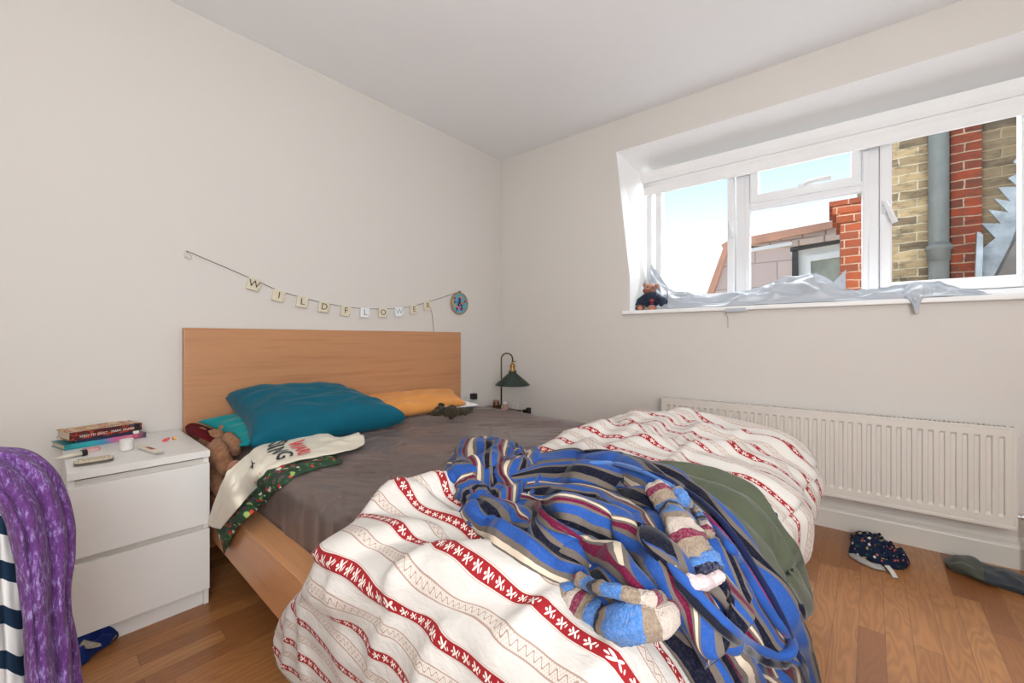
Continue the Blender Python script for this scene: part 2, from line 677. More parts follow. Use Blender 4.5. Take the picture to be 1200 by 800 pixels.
s1 = sash(g[0] + .043, g[1] - .037, ZB + .05, ztop - .04, .043, .06)
pane(g[0], g[1], ZB + .06, ztop - .05, s1)
handle(wy(858), wz(858, 263), s1, .3)
# centre lower fixed light
bm = bmesh.new()
box(bm, XG - .004, XG + .05, g[3] - .004, g[2] + .004, ztr - .045, ztr + .01, .008)
box(bm, XG - .006, XG + .049, g[2], g[2] + .03, ZB + .03, ztop - .004, .006)
box(bm, XG - .006, XG + .049, g[3] - .03, g[3], ZB + .03, ztop - .004, .006)
box(bm, XG - .003, XG + .048, g[3] - .01, g[2] + .01, ZB + .04, 1.20, .006)
fx_ = finish('transom_bar', bm, mat_upvc, win)
pane(g[2], g[3], ZB + .06, ztr - .03, fx_)
s2 = sash(g[2] - .002, g[3] + .004, ztr - .012, ztop - .03, .045, .05, xo=-.026)
pane(g[2] - .03, g[3] + .03, ztr + .02, ztop - .05, s2)
handle(wy(944), wz(944, 218), s2, 1, True)
s3 = sash(g[4] + .05, g[5] - .04, ZB + .05, ztop - .04, .05, .06)
pane(g[4], g[5], ZB + .06, ztop - .05, s3)
handle(wy(1037), wz(1037, 243), s3, 1)
s4 = sash(g[5] - .09, fy1 + .04, ZB + .05, ztop - .04, .045, .06)
pane(g[5] - .12, fy1 + .07, ZB + .08, ztop - .07, s4)

# roller blind across the top
bl = thing('roller_blind', 'white roller blind rolled up across the top of the window', 'blind', (.17, -2.2, 2.05))
bm = bmesh.new()
prism(bm, [Vector((x, fy0 - .0, z)) for x, z in ((.15, 2.135), (.235, 2.135), (.235, 2.06), (.16, 2.06), (.145, 2.085))], Vector((0, -2.12, 0)))
finish('cassette', bm, mat_blind, bl)
bm = bmesh.new()
tube(bm, [Vector((.205, fy0 - .005 - k * .211, 2.05)) for k in range(11)], .034, 20)
finish('roller_tube', bm, mat_blind, bl, smooth=True)
bm = bmesh.new()
box(bm, .176, .182, fy0 - 2.11, fy0 - .01, 1.985, 2.06)
box(bm, .170, .188, fy0 - 2.11, fy0 - .01, 1.972, 1.992, .005)
finish('blind_fabric', bm, mat_blind, bl)

# ------------------------------------------------------------------ outside
def brick_mat(name, cols, mortar, bw=.225, bh=.075, scale=1.0, dark=.5, rough_amt=1.0, swap=True):
    m = M(name, cols[0], .9, spec=.1)
    x, y, z = m.xyz(m.coord())
    cmb = m.node('ShaderNodeCombineXYZ'); m.link((y + x).s, cmb.inputs[0]); m.link(z.s, cmb.inputs[1])
    nzv = m.node('ShaderNodeTexNoise'); nzv.inputs['Scale'].default_value = 7; m.link(cmb.outputs[0], nzv.inputs['Vector'])
    va = m.node('ShaderNodeVectorMath', operation='MULTIPLY_ADD')
    m.link(nzv.outputs['Color'], va.inputs[0]); va.inputs[1].default_value = (.02 * rough_amt,) * 3; m.link(cmb.outputs[0], va.inputs[2])
    bt = m.node('ShaderNodeTexBrick')
    bt.inputs['Scale'].default_value = 1
    bt.inputs['Brick Width'].default_value = bw; bt.inputs['Row Height'].default_value = bh
    bt.inputs['Mortar Size'].default_value = .0055; bt.inputs['Mortar Smooth'].default_value = .2
    bt.inputs['Color1'].default_value = (*cols[0], 1); bt.inputs['Color2'].default_value = (*cols[1], 1)
    bt.inputs['Mortar'].default_value = (*mortar, 1)
    m.link(va.outputs[0], bt.inputs['Vector'])
    n = m.noise(m.coord(scale=(9, 9, 22)), 1.0, 4, .6)
    c = m.mix((n - .45) * 2.2 * dark, bt.outputs['Color'], cols[2])
    m.setcol(c)
    m.bump(n * .4 - E(m.nt, bt.outputs['Fac']), .8, .02)
    return m.m


mat_ybrick = brick_mat('yellow_stock_brick', [(.47, .345, .19), (.17, .125, .08), (.06, .048, .036)], (.52, .45, .32), dark=1.3, rough_amt=1.5)
mat_dbrick = brick_mat('sooty_brick', [(.24, .175, .105), (.08, .062, .045), (.26, .20, .12)], (.27, .22, .14), dark=1.2, rough_amt=1.5)
mat_rbrick = brick_mat('red_brick', [(.27, .055, .024), (.13, .045, .03), (.06, .045, .035)], (.34, .27, .19), bw=.215, dark=1.2)
mat_obrick = brick_mat('orange_brick', [(.42, .105, .042), (.22, .065, .035), (.26, .08, .05)], (.52, .38, .27), bw=.20, dark=1.0)
mat_pipe = plain('grey_painted_pipe', (.155, .16, .145), .7, var=.12, nscale=6, spec=.2)
mat_lead = plain('weathered_lead', (.33, .37, .39), .55, .0, var=.35, nscale=9)
mat_slate = plain('grey_roofing', (.17, .15, .13), .8, var=.2, nscale=4)


def ext_shingle(name, c1, c2, mort, bw, bh):
    m = M(name, c1, .85, spec=.15)
    x, y, z = m.xyz(m.coord())
    cmb = m.node('ShaderNodeCombineXYZ'); m.link((y + x * .3).s, cmb.inputs[0]); m.link(z.s, cmb.inputs[1])
    bt = m.node('ShaderNodeTexBrick')
    bt.inputs['Scale'].default_value = 1; bt.inputs['Brick Width'].default_value = bw; bt.inputs['Row Height'].default_value = bh
    bt.inputs['Mortar Size'].default_value = .012; bt.inputs['Color1'].default_value = (*c1, 1); bt.inputs['Color2'].default_value = (*c2, 1)
    bt.inputs['Mortar'].default_value = (*mort, 1); m.link(cmb.outputs[0], bt.inputs['Vector'])
    m.setcol(bt.outputs['Color'])
    m.bump(E(m.nt, bt.outputs['Fac']) * -1.0, .5, .02)
    return m.m


mat_hung = ext_shingle('hung_slates', (.66, .52, .45), (.60, .47, .41), (.42, .33, .28), .75, .5)
mat_tile = ext_shingle('brown_roof_tiles', (.62, .47, .37), (.52, .40, .31), (.28, .20, .16), .35, .17)
mat_ridge = plain('terracotta_ridge', (.66, .34, .22), .8, var=.12, nscale=3)
mat_gutter = plain('black_gutter', (.05, .045, .04), .5, var=.2)
mat_extw = plain('white_exterior_frame', (.80, .78, .72), .5, var=.03)
mat_extg = plain('dim_window_pane', (.27, .28, .22), .15, var=.25, nscale=3)

XW = 2.2       # plane of the neighbouring brick wall
nb = thing('brick_chimney_wall', 'old yellow brick wall with red brick quoins outside the right pane', 'wall', (XW, -3.2, -1))
bm = bmesh.new()
box(bm, XW, XW + 1.2, P(1112, 300, x=XW).y, P(1012, 300, x=XW).y, -1, 4.5)
finish('yellow_brickwork', bm, mat_ybrick, nb)
ya, yb_ = P(1112, 300, x=XW).y, P(1149, 300, x=XW).y
bm = bmesh.new(); box(bm, XW - .05, XW + 1.2, yb_, ya, -1, 4.5, .006)
finish('red_brick_pier', bm, mat_rbrick, nb)
bm = bmesh.new(); box(bm, XW - .0, XW + 1.2, yb_ - 2.6, yb_, -1, 4.5)
finish('sooty_brickwork', bm, mat_dbrick, nb)
# low orange stack seen through the centre light, with oversailing courses
yc0, yc1 = P(1014, 300, x=XW).y, P(985, 300, x=XW).y
zc = P(1000, 235, x=XW).z
bm = bmesh.new()
box(bm, XW - .02, XW + .5, yc0, yc1, -1, zc - .02)
box(bm, XW - .05, XW + .5, yc0, yc1 + .03, zc - .20, zc - .12)
box(bm, XW - .07, XW + .5, yc0, yc1 + .06, zc - .12, zc - .045)
box(bm, XW - .09, XW + .5, yc0, yc1 + .085, zc - .045, zc)
finish('orange_brick_stack', bm, mat_obrick, nb)

dp = thing('drainpipe', 'grey painted cast iron drainpipe fixed to the yellow brick wall', 'pipe', (XW - .07, P(1100, 300, x=XW - .09).y, -1))
xp = XW - .09; ypc = P(1100, 300, x=xp).y
bm = bmesh.new()
lathe(bm, [(.062, -1), (.062, 1.62), (.062, 4.4)], Vector((xp, ypc, 0)), seg=28)
finish('pipe', bm, mat_pipe, dp, smooth=True)
zcoll = P(1098, 292, x=xp).z
bm = bmesh.new()
lathe(bm, [(.060, zcoll - .10), (.070, zcoll - .10), (.070, zcoll - .01), (.082, zcoll - .005), (.082, zcoll + .025), (.074, zcoll + .03), (.062, zcoll + .05)], Vector((xp, ypc, 0)), seg=28)
finish('socket_collar', bm, mat_pipe, dp, smooth=True)
bm = bmesh.new()
box(bm, xp + .04, XW + .01, ypc - .02, ypc + .02, zcoll + .02, zcoll + .05, .004)
finish('bracket', bm, mat_pipe, dp)

# abutting lean-to roof with stepped lead flashing
lr = thing('abutting_roof', 'grey sloping roof with stepped lead flashing against the sooty brick', 'roof', (XW - .1, -3.9, 0))
xf = XW - .012
steps = [(1199, 173), (1191, 195), (1185, 207), (1178, 219), (1170, 233), (1162, 244), (1154, 257), (1146, 272)]
pts = []
top = [P(1205, 175, x=xf)]
tooth = [(1200, 176), (1187, 190), (1199, 200), (1181, 209), (1193, 219), (1169, 220), (1183, 236), (1164, 233), (1181, 249), (1158, 246), (1172, 262), (1149, 262), (1166, 279), (1150, 292), (1152, 324), (1158, 327), (1165, 322), (1183, 288), (1200, 240)]
bm = bmesh.new()
prism(bm, [P(a, b, x=xf) for a, b in tooth], Vector((-.012, 0, 0)))
finish('lead_flashing', bm, mat_lead, lr)
bm = bmesh.new()
a = [P(1162, 330, x=xf - .01), P(1184, 286, x=xf - .01), P(1203, 236, x=xf - .01), P(1300, 60, x=xf - .01), P(1300, 340, x=xf - .01)]
prism(bm, a, Vector((-.10, 0, 0)))
finish('roof_slope', bm, mat_slate, lr)
bm = bmesh.new()
prism(bm, [P(x_, y_, x=xf - .06) for x_, y_ in ((1142, 325), (1144, 272), (1151, 276), (1150, 325))], Vector((-.03, 0, 0)))
finish('lead_gutter_end', bm, mat_lead, lr)

# neighbouring mansard house
XH = 7.0
hs = thing('neighbour_house', 'neighbouring mansard house with terracotta ridge and grey hung slates', 'house', (XH, 0, -4))


def HP(px, py, dx=0.): return P(px, py, x=XH + dx)


bm = bmesh.new()
prism(bm, [HP(*p) for p in ((832, 345), (853, 295), (1060, 268), (1060, 900), (832, 900))], Vector((3, 0, 0)))
finish('slate_hung_wall', bm, mat_hung, hs)
bm = bmesh.new()
prism(bm, [HP(*p, dx=-.06) for p in ((826, 350), (848, 289), (855, 289), (834, 350))], Vector((.2, 0, 0)))
finish('verge_tiles', bm, mat_ridge, hs)
bm = bmesh.new()
prism(bm, [HP(*p, dx=-.1) for p in ((845, 287), (853, 282), (980, 258), (980, 266), (878, 287), (856, 292), (848, 292))], Vector((.5, 0, 0)))
finish('ridge_tiles', bm, mat_ridge, hs)
bm = bmesh.new()
prism(bm, [HP(*p, dx=-.05) for p in ((856, 291), (1040, 254), (1040, 285), (930, 290), (878, 288))], Vector((.5, 0, 0)))
finish('roof_tiles', bm, mat_tile, hs)
bm = bmesh.new()
prism(bm, [HP(*p, dx=-.07) for p in ((853, 295), (928, 283), (928, 287), (853, 299))], Vector((.1, 0, 0)))
finish('fascia_board', bm, mat_extw, hs)
dm = bmesh.new()
prism(dm, [HP(*p, dx=-.9) for p in ((926, 289), (1040, 268), (1040, 900), (934, 900), (934, 298), (926, 296))], Vector((.9, 0, 0)))
finish('dormer_cheek', dm, mat_extw, hs)
bm = bmesh.new()
prism(bm, [HP(*p, dx=-1.0) for p in ((926, 290), (1040, 270), (1040, 274.5), (926, 294))], Vector((.2, 0, 0)))
prism(bm, [HP(*p, dx=-.98) for p in ((928, 294), (935, 294), (936, 345), (928, 345))], Vector((.08, 0, 0)))
finish('gutter', bm, mat_gutter, hs)
bm = bmesh.new()
prism(bm, [HP(*p, dx=-1.05) for p in ((926, 289), (932, 282), (1040, 262), (1040, 271))], Vector((.8, 0, .0)))
finish('dormer_roof', bm, mat_tile, hs)
bm = bmesh.new()
prism(bm, [HP(*p, dx=-.93) for p in ((950, 305), (1040, 292), (1040, 420), (950, 420))], Vector((.05, 0, 0)))
finish('dormer_window', bm, mat_extg, hs)
bm = bmesh.new()
prism(bm, [HP(*p, dx=-.97) for p in ((944, 300), (1040, 285), (1040, 292), (950, 306), (950, 420), (944, 420))], Vector((.06, 0, 0)))
finish('dormer_window_frame', bm, mat_extw, hs)

ROT = False
# ------------------------------------------------------------------ bed
bed = thing('double_bed', 'beech veneer double bed frame with plain panel headboard', 'bed', (-1.37, -1.05, FLOOR))
hx0, hx1 = P(216, 400, y=-.06).x, P(540, 400, y=-.06).x
bm = bmesh.new()
box(bm, hx0, hx1, -.06, -.012, FLOOR, .996, .003)
finish('headboard', bm, mat_beech, bed)
BX0, BX1 = -2.172, -.53
BYF = -2.13
RZ = .32
for s_, (a, b) in enumerate(((BX0, BX0 + .034), (BX1 - .034, BX1))):
    bm = bmesh.new()
    box(bm, a, b, BYF, -.06, RZ - .165, RZ - .0182, .001)
    # flat cap board on top of the rail
    c0, c1 = (a, a + .075) if s_ == 0 else (b - .075, b)
    box(bm, c0, c1, BYF, -.06, RZ - .018, RZ + .001, .002)
    finish('side_rail', bm, mat_beech_y, bed)
bm = bmesh.new()
box(bm, BX0, BX1, BYF - .034, BYF, RZ - .165, RZ, .002)
finish('foot_rail', bm, mat_beech, bed)
for (lx, ly) in ((BX0 + .08, BYF + .08), (BX1 - .08, BYF + .08), (-1.37, BYF + .1), (-1.37, -1.1)):
    bm = bmesh.new(); box(bm, lx - .03, lx + .03, ly - .03, ly + .03, FLOOR, RZ - .15, .003)
    finish('leg', bm, mat_beech, bed)
bm = bmesh.new()
for k in range(16):
    y0 = -.16 - k * .125
    box(bm, BX0 + .034, BX1 - .034, y0 - .03, y0 + .03, RZ - .06, RZ - .045)
finish('slats', bm, mat_beech, bed)

# mattress with fitted satin sheet ------------------------------------------
MX0, MX1, MY0, MY1 = -2.095, -.60, -2.11, -.075
MZB, MZT = RZ - .045, .482
mt = thing('mattress', 'double mattress in a wrinkled grey brown satin fitted sheet', 'mattress', ((MX0 + MX1) / 2, -1.05, MZB))
sm = M('grey_satin_sheet', (.15, .105, .095), .34, spec=.75, sheen=.1)
sv = sm.coord()
sm.setcol(sm.ramp(sm.noise(sv, 3, 3), [(.3, (.105, .072, .064)), (.7, (.130, .090, .080))]))
sm.bump(sm.noise(sm.coord(scale=(9, 3, 9), rot=(0, 0, .5)), 2.2, 4, .6), .25, .012)
mat_sheet = sm.m


def sheet_h(x, y):
    # broad waves, then long thin creases pulled towards the far corner
    h = .006 * nz(x * 3, y * 3, 1.3) + .003 * nz(x * 8, y * 6, 4.1)
    a = x * .66 - y * .75; b = x * .75 + y * .66
    b += .05 * nz(a * 2.0, b * 1.5, 3.3)
    far = ss(-2.0, -1.2, x)
    edge = .15 + .85 * ss(MX1 - .02, MX1 - .22, x)
    k = 1 - abs(nz(a * 1.6, b * 7.5, 7.7)) * 4.0
    h += .034 * max(k, 0) ** 2 * (.25 + .75 * far) * max(0, nz(x * 2.2, y * 2.2, 9) + .45)
    k = 1 - abs(nz(a * 3.2 + 4, b * 15, 2.7)) * 4.0
    h += .016 * max(k, 0) ** 2 * max(0, nz(x * 3, y * 3, 5) + .4)
    k = 1 - abs(nz(b * 2.6 + a, a * 8.5, 6.7)) * 4.5
    h += .026 * max(k, 0) ** 2 * max(0, nz(x * 2.6, y * 2.6, 15) + .2)
    return h * edge


RC = .045


def mattress_grid(nx=240, ny=300):
    G = []
    wx = MX1 - MX0
    L = .15
    for i in range(nx):
        u = -L + (wx + 2 * L) * i / (nx - 1)
        row = []
        for j in range(ny):
            v = -L + (MY1 - MY0 + 2 * L) * j / (ny - 1)
            cx = min(max(u, RC), wx - RC); cy = min(max(v, RC), (MY1 - MY0) - RC)
            dx, dy = u - cx, v - cy
            d = sqrt(dx * dx + dy * dy)
            n = Vector((dx, dy, 0)) / d if d > 1e-9 else Vector((0, 0, 0))
            base = Vector((MX0 + cx, MY0 + cy, 0))
            amax = RC * pi / 2
            if d < amax:
                a = d / RC
                p = base + n * (RC * sin(a)); z = MZT - RC * (1 - cos(a))
                nn = n * sin(a) + Vector((0, 0, cos(a)))
            else:
                p = base + n * RC; z = MZT - RC - (d - amax); nn = n
                if z < MZB: z = MZB
            h = sheet_h(p.x, p.y)
            if d > amax * .5:
                h = h * .4 + .006 * nz(p.x * 9 + p.y * 14, z * 5, 3) * ss(amax * .5, amax, d)
            q = Vector((p.x, p.y, z)) + nn * h
            row.append(q)
        G.append(row)
    return G


MG = mattress_grid()
grid_obj('fitted_sheet', MG, mat_sheet, mt)
bm = bmesh.new(); box(bm, MX0 + .02, MX1 - .02, MY0 + .02, MY1 - .02, MZB, MZT - .03, .02)
finish('mattress_core', bm, plain('white_ticking', (.7, .68, .64), .8), mt)
bed_bvh_part = bvh_of([r[::5] for r in MG[::5]])

# ------------------------------------------------------------------ duvet
DZ = MZT + .035
DX0, DX1, DYF_, DR = -2.075, -.72, -2.11, .12
U0, U1 = -2.56, -.28
VF = -2.62


def duvet_edge(u):   # y of the head-side edge for flat coordinate u
    e = -1.47 + .03 * sin(u * 9) + .02 * nz(u * 4, 3.3)
    e += .25 * ss(-2.15, -2.50, u)
    e += .10 * ss(-.9, -.5, u) - .03 * ss(-1.45, -1.2, u)
    return e


def duvet_base(u, v, off=0.):
    cx = min(max(u, DX0), DX1); cy = max(v, DYF_)
    dx, dy = u - cx, v - cy
    d = sqrt(dx * dx + dy * dy)
    n = Vector((dx, dy, 0)) / d if d > 1e-9 else Vector((0, 0, 0))
    amax = DR * pi / 2
    base = Vector((cx, cy, 0))
    if d < amax:
        a = d / DR
        return base + n * (DR * sin(a)) + Vector((0, 0, DZ - DR * (1 - cos(a)))), n * sin(a) + Vector((0, 0, cos(a))), d
    dd = d - amax
    return base + n * (DR - .12 * ss(.02, .26, dd) * ss(-1.6, -1.1, u)) + Vector((0, 0, DZ - DR - dd)), n, d


def duvet_puff(u, v):
    h = .030 * nz(u * 2.3, v * 2.6, 9.1) + .014 * nz(u * 5.5, v * 4.5, 2.1)
    # raised roll on far side towards the radiator
    h += .080 * math.exp(-((u + .95) / .42) ** 2 - ((v + 1.78) / .32) ** 2)
    h += .020 * math.exp(-((u + 1.95) / .2) ** 2 - ((v + 1.62) / .15) ** 2)
    h += .02 * ss(-1.6, -1.2, u)
    h += .02 * math.exp(-((v + 2.31) / .10) ** 2) * ss(-1.5, -.9, u)
    # creases
    w = nz(u * 1.7, v * 1.7, 5.5) * .8
    k = 1 - abs(nz(u * 3.2 + w, v * 5.5 + w, 6.2)) * 2.3
    h += .022 * max(k, 0) ** 2.6
    k = 1 - abs(nz(u * 6.5 + v * 2.5, v * 3.6 - u * 1.2, 8.4)) * 2.6
    h -= .013 * max(k, 0) ** 2
    # long diagonal fold on the near side seen in the photograph
    a = (u + 2.30) * .80 + (v + 1.62) * .60
    b = -(u + 2.30) * .60 + (v + 1.62) * .80
    return h


FOLDS_ = [  # (u0,v0,u1,v1,amp,width)
    (-2.42, -1.28, -2.20, -1.98, .040, .030), (-2.30, -1.50, -2.13, -1.80, .018, .022),
    (-2.10, -1.55, -1.86, -1.66, .024, .026), (-1.93, -1.50, -1.85, -1.82, .016, .022),
    (-2.22, -1.46, -2.02, -1.62, .016, .02), (-1.45, -1.58, -1.05, -1.70, .022, .024),
    (-1.30, -1.75, -.85, -1.85, .020, .022), (-1.55, -1.50, -1.35, -1.85, .018, .02),
    (-1.22, -2.0, -.9, -2.25, .018, .02), (-1.02, -1.95, -1.0, -2.45, .024, .026), (-.8, -1.9, -.75, -2.4, .026, .03),
    (-1.30, -2.02, -1.28, -2.5, .022, .028), (-2.45, -1.35, -2.42, -1.9, .02, .04)]

FOLDS = [(a + .1 * (-a - .6) / 1.6, b, c + .1 * (-c - .6) / 1.6, d, e, f) for a, b, c, d, e, f in FOLDS_]


def fold_h(u, v):
    h = 0
    for (a, b, c, d, amp, w) in FOLDS:
        dx, dy = c - a, d - b; L2 = dx * dx + dy * dy
        t = ((u - a) * dx + (v - b) * dy) / L2
        tt = min(max(t, 0), 1)
        L = sqrt(L2)
        s = ((u - a) * dy - (v - b) * dx) / L
        s += .02 * sin(t * 5 + a * 7)
        e = max(0, abs(t - tt)) * L
        # asymmetric crest : sharp on one side
        g_ = math.exp(-(s / (w if s > 0 else w * 2.2)) ** 2 - (e / .05) ** 2)
        h += 1.35 * amp * g_ * (1 - .3 * abs(2 * tt - 1))
    return h


def duvet_grid(nu=250, nv=190):
    G = []
    for i in range(nu):
        u = U0 + (U1 - U0) * i / (nu - 1)
        e = duvet_edge(u)
        row = []
        for j in range(nv):
            t = j / (nv - 1)
            v = e + (VF - e) * t
            # roll under at the head edge
            p, n, d = duvet_base(u, v)
            dist = abs(v - e)
            h = duvet_puff(u, v) + fold_h(u, v)
            # corner fan folds and hanging folds
            if d > DR:
                ang = math.atan2(v - max(v, DYF_), u - min(max(u, DX0), DX1))
                along = v if ang == 0 or abs(abs(ang) - pi) < 1e-6 else u
                h = h * .7 + ss(DR, DR * 3, d) * (.018 * sin(ang * 9 + u * 3) + .016 * nz(u * 7, v * 7, 1.0))
                h = max(h, -.010)
            prof = 1 - (1 - min(dist / .075, 1)) ** 2.4
            bd = min(abs(u - U0), abs(U1 - u), abs(v - VF))
            h = h * min(dist / .05, 1) * min(bd / .05 + .2, 1)
            if d < DR * 1.2:
                lowz = (p.z - DZ) + (MZT + .004)
                q = p + n * h
                q.z = lowz + (q.z - lowz) * prof
            else:
                q = p + n * (h - .045 * (1 - prof))
            if q.x > -1.45 and q.z < .46:
                yl = -2.275 + .17 * ss(.42, .10, q.z) + .12 * (1 - ss(-1.45, -1.15, q.x)) * -1
                if q.y < yl: q.y = yl + (q.y - yl) * .15
            if q.z < FLOOR + .02: q.z = FLOOR + .02 + .004 * nz(u * 20, v * 20)
            row.append(q)
        G.append(row)
    return G


DG = duvet_grid()


def duvet_mat():
    m = M('striped_duvet_cotton', (.8, .75, .7), .75, spec=.2, sheen=.1)
    tc = m.node('ShaderNodeTexCoord')
    u, v, _ = m.xyz(tc.outputs['UV'])     # metres
    u = (u + 2.112) * 1.26 - 2.014; v = v * 1.26
    PER = .103
    t = ((u + 2.014) / PER + 100.5).fract() - .5        # 0 at red stripe centre
    s = t * PER                                         # metres from red centre
    red = s.abs().lt(.0098)
    redline = s.abs().gt(.0112) * s.abs().lt(.0122)
    # leaf and flower motif inside the red stripe, alternating sides
    b = ((v / .030).fract() - .5) * .030
    alt = ((v / .030).floor().mod(2.0) - .5) * 2.0
    s2 = s * alt

    def ell(cx, cy, ax, ay, ang):
        dx, dy = s2 - cx, b - cy
        ca, sa = cos(ang), sin(ang)
        p = (dx * ca + dy * sa) / ax; q = (dx * -sa + dy * ca) / ay
        return (p * p + q * q).lt(1.0)
    mot = ell(.0032, .004, .0052, .0019, .9)
    for a in ((-.0030, .0035, .0050, .0018, -.8), (.0035, -.003, .0045, .0016, -.6), (-.002, -.0045, .0042, .0016, .7), (0, .0085, .0030, .0017, 1.4), (-.001, -.010, .0032, .0013, .3)):
        mot = mot.mx(ell(*a))
    # beige lace stripe halfway between
    s3 = (((u + 2.014) / PER + 100.0).fract() - .5) * PER
    band = s3.abs().lt(.0105)
    edge = s3.abs().gt(.0084) * s3.abs().lt(.0105)
    wav = (s3 - (v * (2 * pi / .018)).sin() * .0045).abs().lt(.0013)
    dots = ((v * (2 * pi / .006)).sin() * (s3 * (2 * pi / .006)).sin()).gt(.35)
    lace = band * (edge.mx(wav) + dots * .45).clamp()
    white = (.61, .575, .53)
    c = m.mix(band * .28, white, (.66, .55, .44))
    c = m.mix(lace * .75, c, (.30, .15, .11))
    c = m.mix(red, c, (.30, .014, .018))
    c = m.mix(red * mot, c, (.80, .70, .64))
    c = m.mix(redline * .6, c, (.48, .2, .15))
    m.setcol(c)
    m.bump(m.noise(m.coord(scale=(1, .45, 1)), 16, 4, .65), .55, .014)
    return m.m


nu_, nv_ = len(DG), len(DG[0])


def duvet_uv(i, j):
    u = U0 + (U1 - U0) * i / (nu_ - 1); e = duvet_edge(u)
    v = e + (VF - e) * j / (nv_ - 1)
    return (u + .012 * nz(v * 5, u * 3, 1.7) + .006 * nz(v * 12, u * 7, 2.7), v)


duvet = grid_obj('duvet', DG, duvet_mat(), None, duvet_uv, thick=.012)
tag(duvet, 'white duvet with red floral stripes heaped over the foot of the bed', 'duvet')
duv_part = bvh_of([r[::2] for r in DG[::2]])
TREE = bvh_join([bed_bvh_part, duv_part])
# ------------------------------------------------------------------ text helper
def text2d(s, size=1.0, align='CENTER', bold=0.0):
    """return (verts2d, faces) of a filled text"""
    cu = bpy.data.curves.new('txt', 'FONT'); cu.body = s; cu.size = size; cu.align_x = align; cu.align_y = 'CENTER'
    cu.resolution_u = 3; cu.offset = bold
    o = bpy.data.objects.new('txt', cu); C.objects.link(o)
    dg = bpy.context.evaluated_depsgraph_get()
    me = bpy.data.meshes.new_from_object(o.evaluated_get(dg))
    vs = [(v.co.x, v.co.y) for v in me.vertices]; fs = [tuple(p.vertices) for p in me.polygons]
    bpy.data.objects.remove(o); bpy.data.meshes.remove(me); bpy.data.curves.remove(cu)
    return vs, fs


def text_plane(name, s, size, origin, ax, ay, mat, parent, off=Vector((0, 0, 0)), sx=1.0, bold=0.0):
    vs, fs = text2d(s, size)
    bm = bmesh.new()
    V = [bm.verts.new(origin + off + ax * (x * sx) + ay * y) for x, y in vs]
    for f in fs:
        try: bm.faces.new([V[i] for i in f])
        except Exception: pass
    if ROT: pass
    return finish(name, bm, mat, parent)


def gsample(G, a, b):
    nu, nv = len(G), len(G[0])
    x = min(max(a, 0), 1) * (nu - 1); y = min(max(b, 0), 1) * (nv - 1)
    i = min(int(x), nu - 2); j = min(int(y), nv - 2); x -= i; y -= j
    return G[i][j] * (1 - x) * (1 - y) + G[i + 1][j] * x * (1 - y) + G[i][j + 1] * (1 - x) * y + G[i + 1][j + 1] * x * y


def decal(name, shapes, G, mapf, mat, parent, off=.003):
    """lay flat 2d shapes onto a cloth grid; mapf(x, y) -> (a, b) grid parameters"""
    N = gnormals(G); bm = bmesh.new()
    for vs, fs in shapes:
        b2 = bmesh.new()
        V = [b2.verts.new((x, y, 0)) for x, y in vs]
        for f in fs:
            try: b2.faces.new([V[i] for i in f])
            except Exception: pass
        bmesh.ops.triangulate(b2, faces=b2.faces[:])
        bmesh.ops.subdivide_edges(b2, edges=b2.edges[:], cuts=2, use_grid_fill=True)
        mp = {}
        for v in b2.verts:
            a, b = mapf(v.co.x, v.co.y)
            n = gsample(N, a, b).normalized()
            if n.z < 0: n = -n
            mp[v] = bm.verts.new(gsample(G, a, b) + n * off)
        for f in b2.faces:
            try: bm.faces.new([mp[v] for v in f.verts])
            except Exception: pass
        b2.free()
    return finish(name, bm, mat, parent)


# ------------------------------------------------------------------ cloth materials
def cloth(name, col, rough=.8, var=.08, bs=18, bump=.2, sheen=.2, dist=.006, fine=False):
    m = M(name, col, rough, spec=.2, sheen=sheen)
    v = m.coord()
    m.setcol(m.ramp(m.noise(v, 9, 4), [(.3, tuple(c * (1 - var) for c in col)), (.7, tuple(min(1, c * (1 + var)) for c in col))]))
    m.bump(m.noise(v, 320 if fine else bs, 4, .6), bump, .002 if fine else dist)
    return m.m


ROBE = [(.021, .078, .30), (.14, .115, .098), (.005, .006, .018), (.14, .115, .098), (.021, .078, .30), (.14, .115, .098), (.13, .006, .035), (.14, .115, .098), (.62, .52, .40), (.14, .115, .098)]
ROBEW = [.040, .013, .030, .015, .030, .012, .015, .010, .015, .015]


def robe_mat(name, axis=1, plush=False, phase=0.0, per=1.0, seq=ROBE, wid=ROBEW):
    m = M(name, (.1, .2, .5), .9, spec=.1, sheen=.12)
    m.b.inputs['Sheen Roughness'].default_value = .35
    tc = m.node('ShaderNodeTexCoord'); uvw = m.xyz(tc.outputs['UV'])
    t = uvw[axis]
    tot = sum(wid) * per
    ob = m.coord()
    w = (m.noise(ob, 30, 3) - .5) * (.008 if plush else .004)
    t = ((t + w + phase) / tot + 50.0).fract()
    stops = []; acc = 0
    for c, wd in zip(seq, wid):
        cc = c
        stops.append((acc / sum(wid), cc)); acc += wd
    col = m.ramp(t, stops, 'CONSTANT')
    m.setcol(m.mix((m.noise(ob, 260, 2) - .4) * (.4 if plush else .12), col, (.75, .72, .68) if plush else (.45, .42, .40)))
    m.bump(m.noise(ob, 170 if plush else 340, 3, .7), .9 if plush else .35, .006 if plush else .002)
    return m.m


